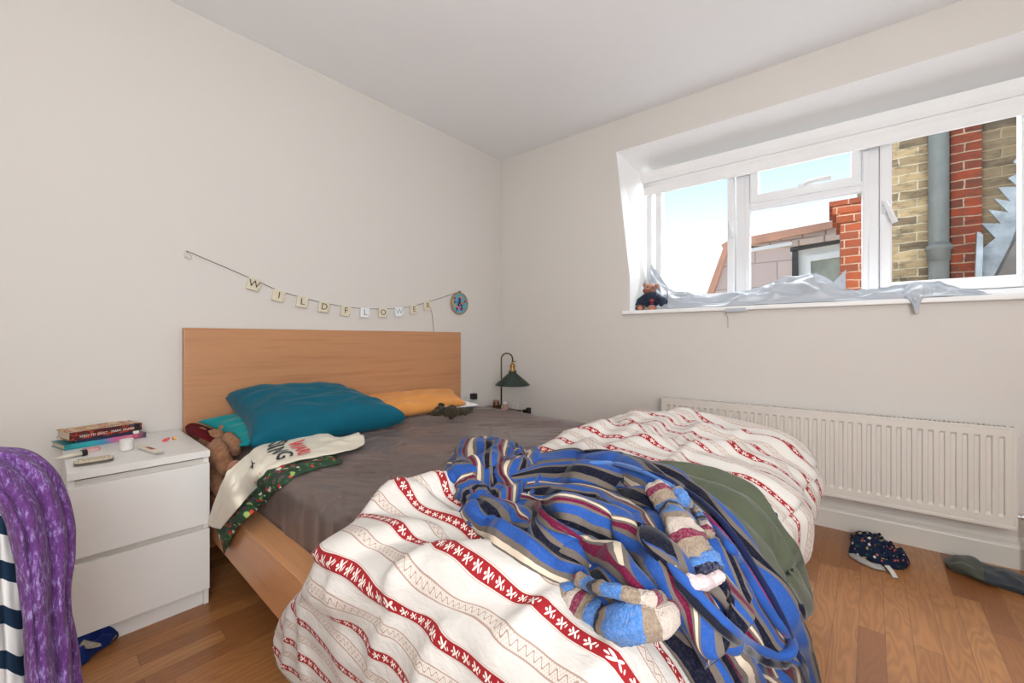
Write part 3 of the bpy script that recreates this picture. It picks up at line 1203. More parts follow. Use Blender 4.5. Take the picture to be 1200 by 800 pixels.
mat_robe = robe_mat('striped_fleece')
mat_robe_x = robe_mat('striped_fleece_across', 0)
PLUSH = [(.065, .19, .48), (.27, .20, .14), (.50, .42, .36), (.18, .012, .045), (.27, .20, .14), (.065, .19, .48), (.006, .010, .04), (.27, .20, .14)]
PLUSHW = [.026, .016, .020, .012, .018, .026, .022, .017]
mat_plush = robe_mat('brushed_fleece_lining', 0, True, .02, 1.0, PLUSH, PLUSHW)
mat_hem = robe_mat('fleece_hem', 1, False, 0, .35)
mat_navy_fleece = cloth('navy_fleece', (.008, .014, .06), .9, sheen=.12)
mat_maroon_fleece = cloth('magenta_fleece', (.22, .02, .11), .9, sheen=.15)
mat_blue_fleece = cloth('blue_fleece', (.021, .078, .30), .9, sheen=.15)

# ------------------------------------------------------------------ olive garment on the duvet
def H(px, py, lift=.0): return hit(TREE, px, py, lift)


def fan(pts, lift=0.): return [H(x, y, lift) for x, y in pts]


def edge_fade(a, b, ea=.04, eb=.05): return max(0, min(a / ea, (1 - a) / ea, b / eb, (1 - b) / eb, 1))


def dome(x): return max(0, 1 - (2 * x - 1) ** 2)


def prep(G):
    n = Vector((0, 0, 0))
    NN = gnormals(G)
    for r_ in NN[::4]:
        for q in r_[::4]: n += q
    c_ = G[len(G) // 2][len(G[0]) // 2]
    if n.dot(CAM - c_) < 0: G = [r_[::-1] for r_ in G]
    return G


def joined(*Gs): return bvh_join([bed_bvh_part, duv_part] + [bvh_of([r_[::2] for r_ in G]) for G in Gs])


gg = [[(740, 552), (800, 551), (870, 570), (905, 612), (930, 660), (943, 722)],
      [(740, 570), (800, 572), (860, 600), (895, 645), (918, 690), (936, 728)],
      [(740, 590), (790, 596), (840, 630), (872, 675), (895, 715), (915, 745)],
      [(740, 612), (780, 625), (815, 660), (845, 700), (870, 735), (895, 775)]]


def d_green(a, b, p):
    w = b + .07 * nz(a * 3, b * 2, 5)
    return .010 + edge_fade(a, b, .04, .05) ** .5 * (.012 + .014 * ridge(w * 4.2 + .6 * a) + .008 * nz(a * 9, b * 9, 4))


GG = prep(patch_px(gg, 90, 70, TREE, d_green))
green = grid_obj('khaki_garment', GG, cloth('khaki_jersey', (.085, .098, .062), .85, bs=14), None, thick=.004)
tag(green, 'olive khaki jersey garment spread on the duvet beside the striped dressing gown', 'garment')
nvg = [[(868, 584), (890, 584), (908, 600)], [(866, 592), (888, 598), (909, 612)], [(868, 602), (886, 610), (902, 622)]]
GN = prep(patch_px(nvg, 22, 14, TREE, lambda a, b, p: .004 + .006 * ridge(b * 2 + a)))
nv_ob = grid_obj('navy_garment', GN, cloth('navy_cotton', (.012, .018, .05), .85), None, thick=.003)
tag(nv_ob, 'small navy cloth peeking out from under the olive garment', 'garment')

# ------------------------------------------------------------------ striped dressing gown
robe = thing('dressing_gown', 'striped blue, navy, maroon and cream fleece dressing gown thrown across the duvet', 'dressing gown', H(720, 640))

# wide skirt falling over the foot of the bed
rg = [[(690, 543), (760, 547), (815, 577), (857, 623), (895, 680), (922, 735), (940, 790), (950, 850)],
      [(680, 575), (745, 580), (795, 620), (840, 670), (880, 720), (908, 770), (922, 810), (930, 860)],
      [(660, 610), (720, 620), (765, 660), (805, 705), (845, 750), (878, 795), (895, 830), (905, 870)],
      [(650, 640), (700, 655), (742, 690), (780, 730), (812, 770), (845, 815), (862, 845), (872, 880)],
      [(640, 650), (690, 670), (725, 705), (757, 740), (784, 775), (806, 812), (822, 850), (834, 890)]]


def d_skirt(a, b, p):
    w = b + .05 * nz(a * 4, b * 3, 15) - .04 * a
    return .012 + edge_fade(a, b, .03, .03) ** .6 * (.012 + .034 * ridge(w * 6.2) ** 1.3 + .010 * nz(a * 7, b * 10, 4))


T_A = joined(GG)
RG = prep(patch_px(rg, 140, 120, T_A, d_skirt))
grid_obj('skirt', RG, robe_mat('striped_fleece_skirt', 1, False, .03, .62), robe, arclen_uv(RG), thick=.005)

# back panel : broad stripes running to the right then down
T_B = joined(GG, RG)
bg_ = [[(596, 553), (640, 541), (690, 536), (740, 546), (782, 575), (818, 618), (846, 665), (872, 712)],
       [(590, 569), (640, 560), (700, 560), (748, 578), (786, 612), (812, 655), (838, 700), (862, 740)],
       [(586, 587), (640, 583), (700, 590), (745, 612), (778, 650), (802, 690), (826, 728), (850, 765)],
       [(582, 604), (625, 608), (680, 622), (725, 645), (758, 680), (785, 718), (806, 750), (826, 785)]]


def d_back(a, b, p):
    w = b + .06 * nz(a * 3.0, b * 3, 25) + .08 * a
    f = .028 * ridge(w * 2.6 + .10) ** 1.2 * (.35 + .9 * a) + .008 * nz(a * 6, b * 6, 7)
    return edge_fade(a, b, .03, .08) ** .5 * (.034 * (1 - .3 * a) + .012 * dome(b) + f) * (1 - .25 * a)


BG = prep(patch_px(bg_, 140, 100, T_B, d_back, soft=30))
grid_obj('back_panel', BG, robe_mat('striped_fleece_back', 1, False, .052, .74), robe, arclen_uv(BG), thick=.005)
T_C = joined(GG, RG, BG)

# lower sleeve
sg = [[(585, 590), (630, 603), (680, 622), (730, 648), (765, 682), (790, 722)],
      [(560, 592), (605, 610), (655, 638), (700, 668), (738, 696), (772, 732)],
      [(548, 600), (590, 630), (635, 660), (672, 688), (705, 710), (745, 738)],
      [(538, 606), (570, 640), (608, 666), (640, 684), (668, 698), (705, 728)]]


def d_sleeve(a, b, p):
    w = b + .05 * nz(a * 3.0, b * 3, 35)
    return edge_fade(a, b, .05, .10) ** .5 * (.028 + .014 * dome(b) + .012 * ridge(w * 2.4 + .3) + .010 * nz(a * 5, b * 5, 9))


SG = prep(patch_px(sg, 110, 70, T_C, d_sleeve, soft=30))
sl = grid_obj('sleeve', SG, robe_mat('striped_fleece_sleeve', 1, False, .090, .62), robe, arclen_uv(SG), thick=.005)
TREE = joined(GG, RG, BG, SG)
T_ALL = TREE


def roll(name, pts, r, mat, parent, lift=.0, n=60, seg=28, flat=.8, wob=.12, rfun=None, tree=None, uvs=1.0, sink=.6, fr=9, soft=8):
    """a soft cloth roll lying on what is under it"""
    tr = tree or T_ALL
    pc = curve([Vector((q[0], q[1], 0)) for q in pts], n)
    T = [cast(tr, q.x, q.y) for q in pc]
    for _ in range(soft):
        T = [min(.5 * T[i] + .25 * (T[max(i - 1, 0)] + T[min(i + 1, n - 1)]), T[i] + .004) for i in range(n)]
    c = []
    for q, t in zip(pc, T):
        d = ray(q.x, q.y).normalized()
        c.append(CAM + d * t + (Vector((0, 0, 1)) * .5 - d * .7) * (r * sink + lift))
    G = []; prev = None; Ls = [0]
    for i in range(1, n): Ls.append(Ls[-1] + (c[i] - c[i - 1]).length)
    for i in range(n):
        t = (c[min(i + 1, n - 1)] - c[max(i - 1, 0)]).normalized()
        up = prev or Vector((0, 0, 1))
        s_ = t.cross(up).normalized(); up = s_.cross(t).normalized(); prev = up
        a = i / (n - 1)
        rr = r * (rfun(a) if rfun else 1) * (max(0.02, min(a / .06, (1 - a) / .06, 1)) ** .5)
        row = []
        for k in range(seg):
            th = 2 * pi * k / seg
            w = 1 + wob * nz(cos(th) * 1.6 + pts[0][0], sin(th) * 1.6 + pts[0][1], a * fr) + wob * .5 * nz(cos(th) * 3, sin(th) * 3, a * fr * 2.2)
            row.append(c[i] + s_ * (cos(th) * rr * w) + up * (sin(th) * rr * w * flat))
        G.append(row)
    return grid_obj(name, G, mat, parent, lambda i, j: (Ls[i] * uvs, j / seg * 2 * pi * r), closed=True, capends=True)


roll('cuff', [(668, 686), (672, 706), (697, 724), (732, 733), (766, 730), (784, 712)], .024, mat_plush, sl, sink=.5, flat=.85, rfun=lambda a: .95 + .25 * sin(a * pi), wob=.22)
roll('cuff_opening', [(672, 684), (695, 697), (722, 704), (752, 712), (778, 712)], .012, robe_mat('brushed_fleece_inner', 0, True, .07, 1.0, PLUSH, PLUSHW), sl, sink=2.2, flat=.8, wob=.25)

# upper sleeve turned out to its fluffy lining
sl2 = roll('sleeve', [(768, 572), (780, 592), (796, 620), (812, 650), (832, 682)], .027, robe_mat('turned_sleeve_lining', 0, True, .035, 1.0, PLUSH, PLUSHW), robe, sink=.7, flat=.75, rfun=lambda a: .85 + .25 * a, wob=.28)
roll('cuff', [(806, 688), (822, 690), (846, 680)], .011, cloth('cream_plush', (.62, .48, .48), .95, bs=120, bump=.8, sheen=.2), sl2, sink=1.6, wob=.3)
roll('lining_fold', [(790, 574), (806, 592), (822, 612), (832, 634)], .013, robe_mat('lining_fold_stripes', 0, True, .11, .8, PLUSH, PLUSHW), sl2, sink=.9, flat=.8, wob=.3)

hg = [[(540, 522), (570, 518), (600, 524), (630, 540)], [(528, 540), (565, 540), (605, 545), (640, 552)], [(534, 562), (570, 566), (605, 568), (640, 566)], [(538, 588), (570, 590), (605, 590), (640, 582)], [(550, 612), (575, 612), (605, 608), (636, 600)]]
HG = prep(patch_px(hg, 70, 70, T_B, lambda a, b, p: edge_fade(a, b, .12, .12) ** .5 * (.030 + .030 * ridge(a * 2.3 + b * 1.7 + .5 * nz(a * 3, b * 3, 1)) + .026 * nz(a * 5, b * 5, 3))))
grid_obj('hood', HG, robe_mat('striped_fleece_hood', 0, False, .02, .62), robe, arclen_uv(HG), thick=.005)
# hood and collar bunched up at the head end
for k, (pts, r_, ph) in enumerate([
    ([(566, 604), (555, 585), (545, 566), (548, 545)], .036, .0),
    ([(536, 552), (545, 531), (568, 523), (592, 529), (612, 543)], .032, .03),
    ([(531, 548), (534, 560), (548, 572)], .024, .09),
    ([(549, 558), (572, 548), (600, 548), (628, 555)], .032, .06),
    ([(545, 592), (552, 577), (572, 566), (596, 563)], .030, .02),
    ([(556, 610), (572, 592), (592, 582), (612, 578)], .030, .10),
    ([(543, 602), (556, 614), (575, 618), (592, 608)], .022, .13),
    ([(590, 602), (596, 582), (612, 564), (640, 550)], .022, .05),
    ([(560, 554), (566, 568), (562, 584)], .026, .15),
    ([(604, 538), (625, 542), (650, 547), (672, 547)], .016, .01)]):
    roll('hood_fold' if k < 6 else 'collar_fold', pts, r_, robe_mat('striped_fleece_fold', 0, False, ph, .62), robe, tree=T_A, sink=.8, flat=.85, wob=.4, n=50, seg=26, fr=5)

# hem loop edged in magenta
roll('belt', [(812, 600), (838, 624), (862, 655), (886, 694), (908, 728), (926, 752), (926, 768), (905, 770), (870, 752), (836, 722), (806, 690), (782, 664)], .0075,
     mat_blue_fleece, robe, sink=1.4, flat=1.2, wob=.12, n=140, seg=14)
roll('belt_edge', [(824, 603), (848, 629), (872, 663), (896, 702), (914, 735), (920, 750)], .0045, mat_maroon_fleece, robe, sink=2.6, wob=.2, n=80, seg=10)
roll('belt_lining', [(790, 680), (820, 714), (856, 748), (893, 774), (918, 780), (930, 770)], .008, cloth('black_fleece', (.008, .009, .02), .9, sheen=.3), robe, sink=.9, wob=.15, n=80, seg=12)
roll('side_seam', [(752, 552), (790, 568), (830, 596), (862, 633), (890, 678), (917, 726), (932, 762), (946, 800), (957, 850)], .0075, mat_navy_fleece, robe, sink=.9, wob=.2, n=110, seg=12)
roll('side_seam', [(690, 543), (730, 546), (775, 564), (812, 592), (840, 620)], .006, cloth('light_blue_fleece', (.06, .16, .42), .9, sheen=.3), robe, sink=.9, wob=.2, n=80, seg=12)
TREE_S = joined()
TREE = TREE_S


# ------------------------------------------------------------------ pillows
def pillow(name, cs, th, mat, parent=None, seed=0., n=46, dog=.05, wr=.006, crown=.5):
    """cs: front-left, front-right, back-right, back-left corner points; th full thickness"""
    a, b, c, d = [Vector(p) for p in cs]
    up = (b - a).cross(d - a).normalized()
    if up.z < 0: up = -up

    def pt(u, v, sgn):
        uu, vv = u * 2 - 1, v * 2 - 1
        pu = u + dog * (1 - 0) * (-uu) * (1 - vv * vv) * .9
        pv = v + dog * (-vv) * (1 - uu * uu) * .9
        p = a * (1 - pu) * (1 - pv) + b * pu * (1 - pv) + c * pu * pv + d * (1 - pu) * pv
        prof = ((1 - uu ** 4) * (1 - vv ** 4)) ** crown
        w = wr * nz(u * 7, v * 7, seed + sgn) + wr * max(0, 1 - 3 * abs(nz(u * 3 + seed, v * 6, 3))) * 1.5
        return p + up * (sgn * th * .5 * prof + w * prof)
    bm = bmesh.new()
    top = [[bm.verts.new(pt(i / n, j / n, 1)) for j in range(n + 1)] for i in range(n + 1)]
    bot = [[top[i][j] if i in (0, n) or j in (0, n) else bm.verts.new(pt(i / n, j / n, -1)) for j in range(n + 1)] for i in range(n + 1)]
    for i in range(n):
        for j in range(n):
            bm.faces.new((top[i][j], top[i + 1][j], top[i + 1][j + 1], top[i][j + 1]))
            bm.faces.new((bot[i][j + 1], bot[i + 1][j + 1], bot[i + 1][j], bot[i][j]))
    o = finish(name, bm, mat, parent, smooth=True)
    return o


m_teal = cloth('petrol_cotton', (.001, .10, .155), .7, var=.05, bs=10, bump=.2, sheen=.1)
m_turq = cloth('turquoise_cotton', (.0, .235, .25), .75, var=.05, bs=10)
m_or = cloth('orange_cotton', (.68, .29, .075), .75, var=.04, bs=9, bump=.3)
m_wp = cloth('white_cotton', (.78, .78, .78), .75, var=.02)
ZM = MZT + .006
p4 = pillow('pillow', [(-1.40, -.38, ZM + .02), (-.685, -.445, ZM + .014), (-.58, -.12, ZM + .025), (-1.35, -.10, ZM + .03)], .04, m_wp, seed=11)
tag(p4, 'white pillow whose corner shows under the orange pillow', 'pillow', )
p3 = pillow('pillow', [(-1.50, -.46, ZM + .035), (-.80, -.44, ZM + .035), (-.60, -.09, .555), (-1.44, -.09, .575)], .10, m_or, seed=5, wr=.009)
tag(p3, 'orange pillow lying against the right half of the headboard', 'pillow')
p2 = pillow('pillow', [(-2.10, -.52, ZM + .03), (-1.36, -.575, ZM + .02), (-1.42, -.14, .56), (-2.16, -.14, .575)], .085, m_turq, seed=8)
tag(p2, 'turquoise pillow mostly hidden under the petrol blue pillow', 'pillow')
p1 = pillow('pillow', [(-2.075, -.565, ZM + .035), (-1.36, -.60, ZM + .045), (-1.50, -.14, .64), (-2.04, -.09, .665)], .19, m_teal, seed=2, wr=.008, dog=.045, crown=.40)
tag(p1, 'large petrol blue pillow propped on top against the headboard', 'pillow')

# ------------------------------------------------------------------ teddy bear wedged between nightstand and bed
def blob(bm, c, r, axis=None, sub=3, fuzz=.0, mi=0):
    rr = bmesh.ops.create_icosphere(bm, subdivisions=sub, radius=1)
    c = Vector(c)
    for v in rr['verts']:
        n = v.co.copy()
        p = Vector((n.x * r[0], n.y * r[1], n.z * r[2]))
        if axis: p = axis @ p
        f = 1 + fuzz * nz(n.x * 5 + c.x * 9, n.y * 5, n.z * 5 + c.z * 7)
        v.co = c + p * f
    for f in set(f for v in rr['verts'] for f in v.link_faces): f.material_index = mi; f.smooth = True


def fur(name, col, col2):
    m = M(name, col, .95, spec=.1, sheen=.15)
    v = m.coord()
    m.setcol(m.ramp(m.noise(v, 70, 4, .7), [(.3, col2), (.65, col)]))
    m.bump(m.noise(v, 150, 4, .7), .9, .008)
    return m.m


m_bear = fur('tan_bear_fur', (.42, .21, .11), (.26, .12, .06))
m_pad = cloth('pink_brown_pad', (.42, .19, .13), .8)
E3 = lambda x, y, z: (Matrix.Rotation(z, 3, 'Z') @ Matrix.Rotation(y, 3, 'Y') @ Matrix.Rotation(x, 3, 'X'))
bp = P(262, 532, x=-2.115)
tb = thing('teddy_bear', 'tan teddy bear lying feet first between the nightstand and the bed', 'teddy bear', bp)
bm = bmesh.new()
B0 = Vector((-2.135, -.40, .475))
blob(bm, B0, (.052, .085, .06), fuzz=.10)
blob(bm, B0 + Vector((.005, .11, .03)), (.055, .055, .052), fuzz=.08)
blob(bm, B0 + Vector((-.035, .12, .075)), (.02, .02, .022)); blob(bm, B0 + Vector((.045, .12, .075)), (.02, .02, .022))
L1a, L1b = P(258, 530, x=-2.13), P(272, 545, x=-2.115)
finish('body', bm, m_bear, tb, smooth=True)
bm = bmesh.new()
tube(bm, [B0 + Vector((-.02, -.02, .0)), P(256, 527, x=-2.14), P(262, 542, x=-2.13), P(268, 552, x=-2.125)], .032, 18, rfun=lambda t: .036 - .010 * abs(2 * t - 1) ** 2)
finish('leg', bm, m_bear, tb, smooth=True)
bm = bmesh.new()
tube(bm, [B0 + Vector((-.01, -.02, -.04)), P(250, 552, x=-2.15), P(256, 568, x=-2.145), P(262, 578, x=-2.14)], .032, 18, rfun=lambda t: .034 - .010 * abs(2 * t - 1) ** 2)
finish('leg', bm, m_bear, tb, smooth=True)
bm = bmesh.new()
tube(bm, [B0 + Vector((.03, .03, .03)), P(268, 512, x=-2.11), P(276, 520, x=-2.105), P(276, 530, x=-2.10)], .02, 14, rfun=lambda t: .022)
finish('arm', bm, m_bear, tb, smooth=True)
for (q, nm) in (((274, 548), -2.120), ((265, 570), -2.135)):
    c = P(q[0], q[1], x=nm)
    bm = bmesh.new(); d_ = (CAM - c).normalized(); d_ = (d_ + Vector((.4, 0, -.4))).normalized()
    lathe(bm, [(0, -.012), (.019, -.010), (.026, 0), (.018, .012), (0, .015)], c, d_, seg=20, sy=1.2)
    finish('foot_pad', bm, m_pad, tb, smooth=True)

# ------------------------------------------------------------------ small furry toy near the orange pillow
ft = thing('furry_toy', 'small dark olive furry toy with a pink nose lying on the sheet', 'toy', P(527, 488, z=MZT))
m_df = fur('dark_olive_fur', (.075, .055, .028), (.022, .018, .011))
bm = bmesh.new()
tz = MZT + .022
for (q, r_, dz) in (((517, 483), .030, 0), ((530, 484), .034, .004), ((541, 484), .028, 0), ((549, 483), .022, -.002), ((512, 485), .022, -.004)):
    c = P(q[0], q[1], z=tz + .008 + dz)
    blob(bm, c, (r_ * 1.55, r_ * 1.3, r_ * 1.25), fuzz=.5, sub=3)
finish('body', bm, m_df, ft, smooth=True)
for q in ((517, 475), (531, 478)):
    bm = bmesh.new(); blob(bm, P(q[0], q[1], z=tz + .035), (.02, .018, .018), fuzz=.3); finish('ear', bm, m_df, ft, smooth=True)
bm = bmesh.new(); blob(bm, P(523.5, 477.5, z=tz + .035), (.018, .016, .014), fuzz=.2); finish('nose', bm, cloth('pink_felt', (.62, .34, .27), .9), ft, smooth=True)

# ------------------------------------------------------------------ T-shirt and flowered garment over the bed edge
TSB = TREE_S
fl = [[P(263, 649, x=-2.19), P(276, 622, x=-2.195), P(293, 604, x=-2.18), H(314, 588), H(336, 568), H(364, 553), H(402, 542)],
      [P(262, 640, x=-2.18), P(262, 606, x=-2.185), P(276, 582, x=-2.185), H(302, 560), H(325, 545), H(352, 538), H(390, 533)],
      [P(256, 625, x=-2.19), P(258, 585, x=-2.19), P(270, 555, x=-2.18), P(286, 538, x=-2.10), H(312, 533), H(345, 527), H(384, 526)]]
fl = [g_[::-1] for g_ in fl]


def d_fl(a, b, p): return edge_fade(a, b, .04, .08) * (.006 + .010 * ridge(b * 3 + a * .6) + .008 * nz(a * 8, b * 6, 3))


FLG = patch(fl, 80, 34, TSB, disp=None, gap=.004, smoothn=1)
FLG = [[q + Vector((-.6, -.3, .7)).normalized() * d_fl(i / 79, j / 33, q) for j, q in enumerate(r)] for i, r in enumerate(FLG)]


def floral(name, base, cols, sc=26.):
    m = M(name, base, .8, spec=.2)
    v = m.coord()
    vo = m.node('ShaderNodeTexVoronoi'); vo.inputs['Scale'].default_value = sc
    nzv = m.node('ShaderNodeTexNoise'); nzv.inputs['Scale'].default_value = 30; m.link(v, nzv.inputs['Vector'])
    va = m.node('ShaderNodeVectorMath', operation='MULTIPLY_ADD'); m.link(nzv.outputs['Color'], va.inputs[0]); va.inputs[1].default_value = (.03,) * 3; m.link(v, va.inputs[2])
    m.link(va.outputs[0], vo.inputs['Vector'])
    sp = m.node('ShaderNodeSeparateColor'); m.link(vo.outputs['Color'], sp.inputs[0])
    st = [(i / len(cols), c) for i, c in enumerate(cols)]
    c = m.ramp(E(m.nt, sp.outputs[0]), st, 'CONSTANT')
    f = E(m.nt, vo.outputs['Distance']).lt(.42)
    m.setcol(m.mix(f, base, c))
    m.bump(m.noise(v, 16, 3), .2, .006)
    return m.m


m_floral = floral('tropical_print', (.03, .06, .035), [(.55, .03, .05), (.06, .22, .05), (.62, .56, .46), (.03, .10, .05), (.65, .08, .04), (.14, .06, .12), (.30, .42, .12), (.10, .09, .07)], 48.)
flo = grid_obj('floral_garment', FLG, m_floral, None, thick=.003)
tag(flo, 'dark green garment with bright tropical print hanging under the white T-shirt', 'garment')

tg = [[P(243, 617, x=-2.20), P(262, 566, x=-2.215), P(279, 545, x=-2.16), H(300, 530), H(340, 520), H(379, 510), H(392, 517), H(421, 511)],
      [P(248, 619, x=-2.20), P(268, 575, x=-2.215), P(288, 551, x=-2.15), H(312, 537), H(348, 527), H(384, 518), H(405, 520), H(426, 516)],
      [P(254, 621, x=-2.20), P(276, 582, x=-2.21), P(297, 560, x=-2.13), H(322, 545), H(356, 535), H(388, 527), H(408, 526), H(428, 521)],
      [P(259, 622, x=-2.20), P(282, 595, x=-2.20), H(306, 570), H(328, 552), H(360, 543), H(392, 537), H(412, 532), H(427, 526)]]
tg = [g_[::-1] for g_ in tg]
TG = patch(tg, 110, 50, TSB, disp=None, gap=.012, smoothn=2)
TG = [[q + Vector((-.35, -.35, .9)).normalized() * (.010 + edge_fade(i / 109, j / 49, .02, .06) * (.004 + .009 * ridge(j / 49 * 2.2 + .2 * sin(i / 109 * 5)) * ss(0, .4, i / 109) * (1.2 - ss(.25, .5, 1 - i / 109) * .7) + .007 * nz(i / 109 * 8, j / 49 * 4, 3))) for j, q in enumerate(r)] for i, r in enumerate(TG)]
ts = thing('t_shirt', 'cream T-shirt with red and black lettering hanging over the bed edge', 't-shirt', H(340, 530))
m_ts = cloth('cream_jersey', (.72, .66, .54), .85, var=.03, bs=14, bump=.2)
grid_obj('shirt_body', TG, m_ts, ts, thick=.004)
bm = bmesh.new()
nk = [gsample(TG, .10 + .0, .15), gsample(TG, .17, .12), gsample(TG, .2, .3)]


def tmap(cu, cv, ku, kv): return lambda x, y: (cu - y * ku, cv + x * kv)


m_red = cloth('red_print', (.72, .02, .02), .8, var=.03)
m_blk = cloth('black_print', (.012, .012, .014), .8, var=.03)
decal('red_lettering', [text2d('WARI', 1.0, bold=.028)], TG, tmap(.285, .55, .080, .24), m_red, ts)
decal('black_lettering', [text2d('SING', 1.0, bold=.018)], TG, tmap(.37, .46, .100, .33), m_blk, ts)
bird = [(-.9, -.1), (-.3, .1), (-.1, .6), (.1, .15), (.6, .35), (.95, .2), (.5, .05), (.2, -.15), (.25, -.6), (-.1, -.15), (-.5, -.1)]
decal('bird_print', [(bird, [tuple(range(len(bird)))])], TG, tmap(.51, .42, .045, .16), m_blk, ts)
for (cu, cv, s_) in ((.52, .90, .25), (.46, .93, .2)):
    decal('red_bird_print', [(bird, [tuple(range(len(bird)))])], TG, tmap(cu, cv, .045 * s_ * 2, .16 * s_ * 2), m_red, ts)

# ------------------------------------------------------------------ nightstand
def nightstand(x0, x1, yb0, yf, zt, label, name='nightstand', mt_=None):
    mt_ = mt_ or mat_cab
    t = thing(name, label, 'nightstand', ((x0 + x1) / 2, (yb0 + yf) / 2, FLOOR))
    bm = bmesh.new(); box(bm, x0 - .001, x1 + .001, yf + .001, yb0, zt - .024, zt, .0015)
    finish('top_panel', bm, mt_, t)
    Hh = zt - FLOOR
    for a in (x0, x1 - .016):
        bm = bmesh.new(); box(bm, a, a + .016, yf + .016, yb0, FLOOR, zt - .0241, .001); finish('side_panel', bm, mt_, t)
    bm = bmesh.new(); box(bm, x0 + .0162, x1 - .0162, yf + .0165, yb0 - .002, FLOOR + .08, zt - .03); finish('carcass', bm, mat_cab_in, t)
    z1 = zt - .046; zb = FLOOR + .062; hgt = (z1 - zb - .020) / 2
    # the black shadow gap above each front is real depth
    for k in range(2):
        top = z1 - k * (hgt + .020)
        bm = bmesh.new(); box(bm, x0 + .001, x1 - .001, yf - .002, yf + .015, top - hgt + .016 * k * 0, top, .0012)
        d = finish('drawer', bm, mt_, t)
    bm = bmesh.new(); box(bm, x0 + .017, x1 - .017, yf + .022, yf + .036, FLOOR, FLOOR + .062); finish('plinth', bm, mt_, t)
    return t


NZ = .53
nfr = P(248, 528, z=NZ); nfl = P(73, 555, z=NZ)
NX0, NX1 = nfl.x + .01, nfr.x - .002
NYF = (nfl.y + nfr.y) / 2
nightstand(NX0, NX1, -.014, NYF, NZ, 'white two drawer nightstand left of the bed')

# books and small things on it
ZT_ = NZ + .001
A_ = P(75, 527, z=NZ + .0); B_ = P(170, 511, z=NZ + .0)
ex = (B_ - A_).normalized(); ey = Vector((-ex.y, ex.x, 0)); ez = Vector((0, 0, 1))
if ey.y < 0: ey = -ey
A_.y -= .02; B_.y -= .02
W_ = (B_ - A_).length


def book(name, label, o, ax, w_, d_, h_, mats, cat='book'):
    """o: front-left-bottom corner, spine towards the camera"""
    ay = Vector((-ax.y, ax.x, 0))
    t = thing(name, label, cat, o)
    c = o + ax * (w_ / 2) + ay * (d_ / 2) + ez * (h_ / 2)
    bm = bmesh.new(); obox(bm, c + ay * .002, ax, ay, ez, w_ - .006, d_ - .008, h_ - .005)
    finish('pages', bm, mat_paper, t)
    bm = bmesh.new()
    obox(bm, o + ax * (w_ / 2) + ay * (d_ / 2) + ez * .00125, ax, ay, ez, w_, d_, .0025)
    finish('cover', bm, mats[0], t)
    bm = bmesh.new()
    obox(bm, o + ax * (w_ / 2) + ay * (d_ / 2) + ez * (h_ - .00125), ax, ay, ez, w_, d_, .0025)
    finish('cover', bm, mats[0], t)
    bm = bmesh.new()
    obox(bm, o + ax * (w_ / 2) + ay * (-.0015) + ez * (h_ / 2), ax, ay, ez, w_, .003, h_)
    finish('spine', bm, mats[1], t)
    return t


def blotch(name, cols, sc, rough=.45, stretch=(1, 1, 1)):
    m = M(name, cols[0], rough, spec=.4)
    v = m.coord(scale=stretch)
    n = m.noise(v, sc, 3, .6)
    k = len(cols)
    m.setcol(m.ramp(n, [(.30 + .40 * i / k, c) for i, c in enumerate(cols)], 'CONSTANT'))
    return m.m


m_tie = M('tie_dye_cover', (.1, .5, .6), .35)
_x, _y, _z = m_tie.xyz(m_tie.coord())
_n = m_tie.noise(m_tie.coord(), 14, 3)
m_tie.setcol(m_tie.ramp(((_x - A_.x) / W_ + (_n - .5) * .35).clamp(), [(.0, (.02, .20, .22)), (.2, (.03, .38, .42)), (.42, (.05, .25, .42)), (.55, (.55, .12, .28)), (.72, (.65, .20, .28)), (.88, (.10, .05, .10)), (.97, (.05, .20, .16))]))
m_tie = m_tie.m
m_seed = blotch('collage_cover', [(.05, .02, .018), (.10, .012, .012), (.06, .012, .014), (.42, .05, .02), (.12, .02, .02), (.05, .05, .09)], 26, .4, (1, 1, 1.4))
m_seedtop = blotch('floral_jacket', [(.60, .50, .33), (.66, .57, .40), (.55, .34, .10), (.35, .06, .03), (.62, .53, .36), (.08, .10, .08)], 22, .4)
m_navyc = plain('navy_cover', (.012, .018, .06), .45)
nb1 = book('notebook', 'turquoise and pink tie dye notebook at the bottom of the book stack', A_ + ez * .001, ex, W_, .13, .020, (m_tie, m_tie))
ns_z = .0215
a2 = A_ + ex * (.06 * W_ + .02) + ez * (.001 + .0212)
nb2 = book('book', 'slim navy book lying between the notebook and the top book', a2 + ey * .004, ex, W_ * .76, .12, .011, (m_navyc, m_navyc))
h3 = .030
a3 = A_ + ex * (.055 * W_) + ez * (.001 + .0212 + .0115)
nb3 = book('book', 'thick hardback titled Seed to Dust lying on top of the stack', a3, ex, W_ * .885, .125, h3, (m_seedtop, m_seed))
m_title = plain('white_title', (.85, .82, .74), .5)
text_plane('spine_title', 'SEED TO DUST', .0122, a3 + ex * (W_ * .275) + ez * (h3 * .36) - ey * .0036, ex, ez, m_title, nb3, sx=.98)
text_plane('spine_author', 'MARC HAMER', .0118, a3 + ex * (W_ * .635) + ez * (h3 * .40) - ey * .0036, ex, ez, m_title, nb3, sx=.98)
bm = bmesh.new(); obox(bm, a3 + ex * (W_ * .82) + ez * (h3 * .5) - ey * .0035, ex, ey, ez, W_ * .075, .0012, h3 * .9)
finish('spine_panel', bm, mat_dark, nb3)
bm = bmesh.new(); lathe(bm, [(0, 0), (.008, 0), (.008, .001), (0, .001)], a2 + ex * (W_ * .72) + ez * .006 - ey * .001, -ey, 20, sx=1.3)
finish('publisher_mark', bm, m_title, nb2)
bm = bmesh.new(); obox(bm, A_ + ex * (W_ * .86) + ez * .012 - ey * .0035, ex, ey, ez, .012, .0012, .010)
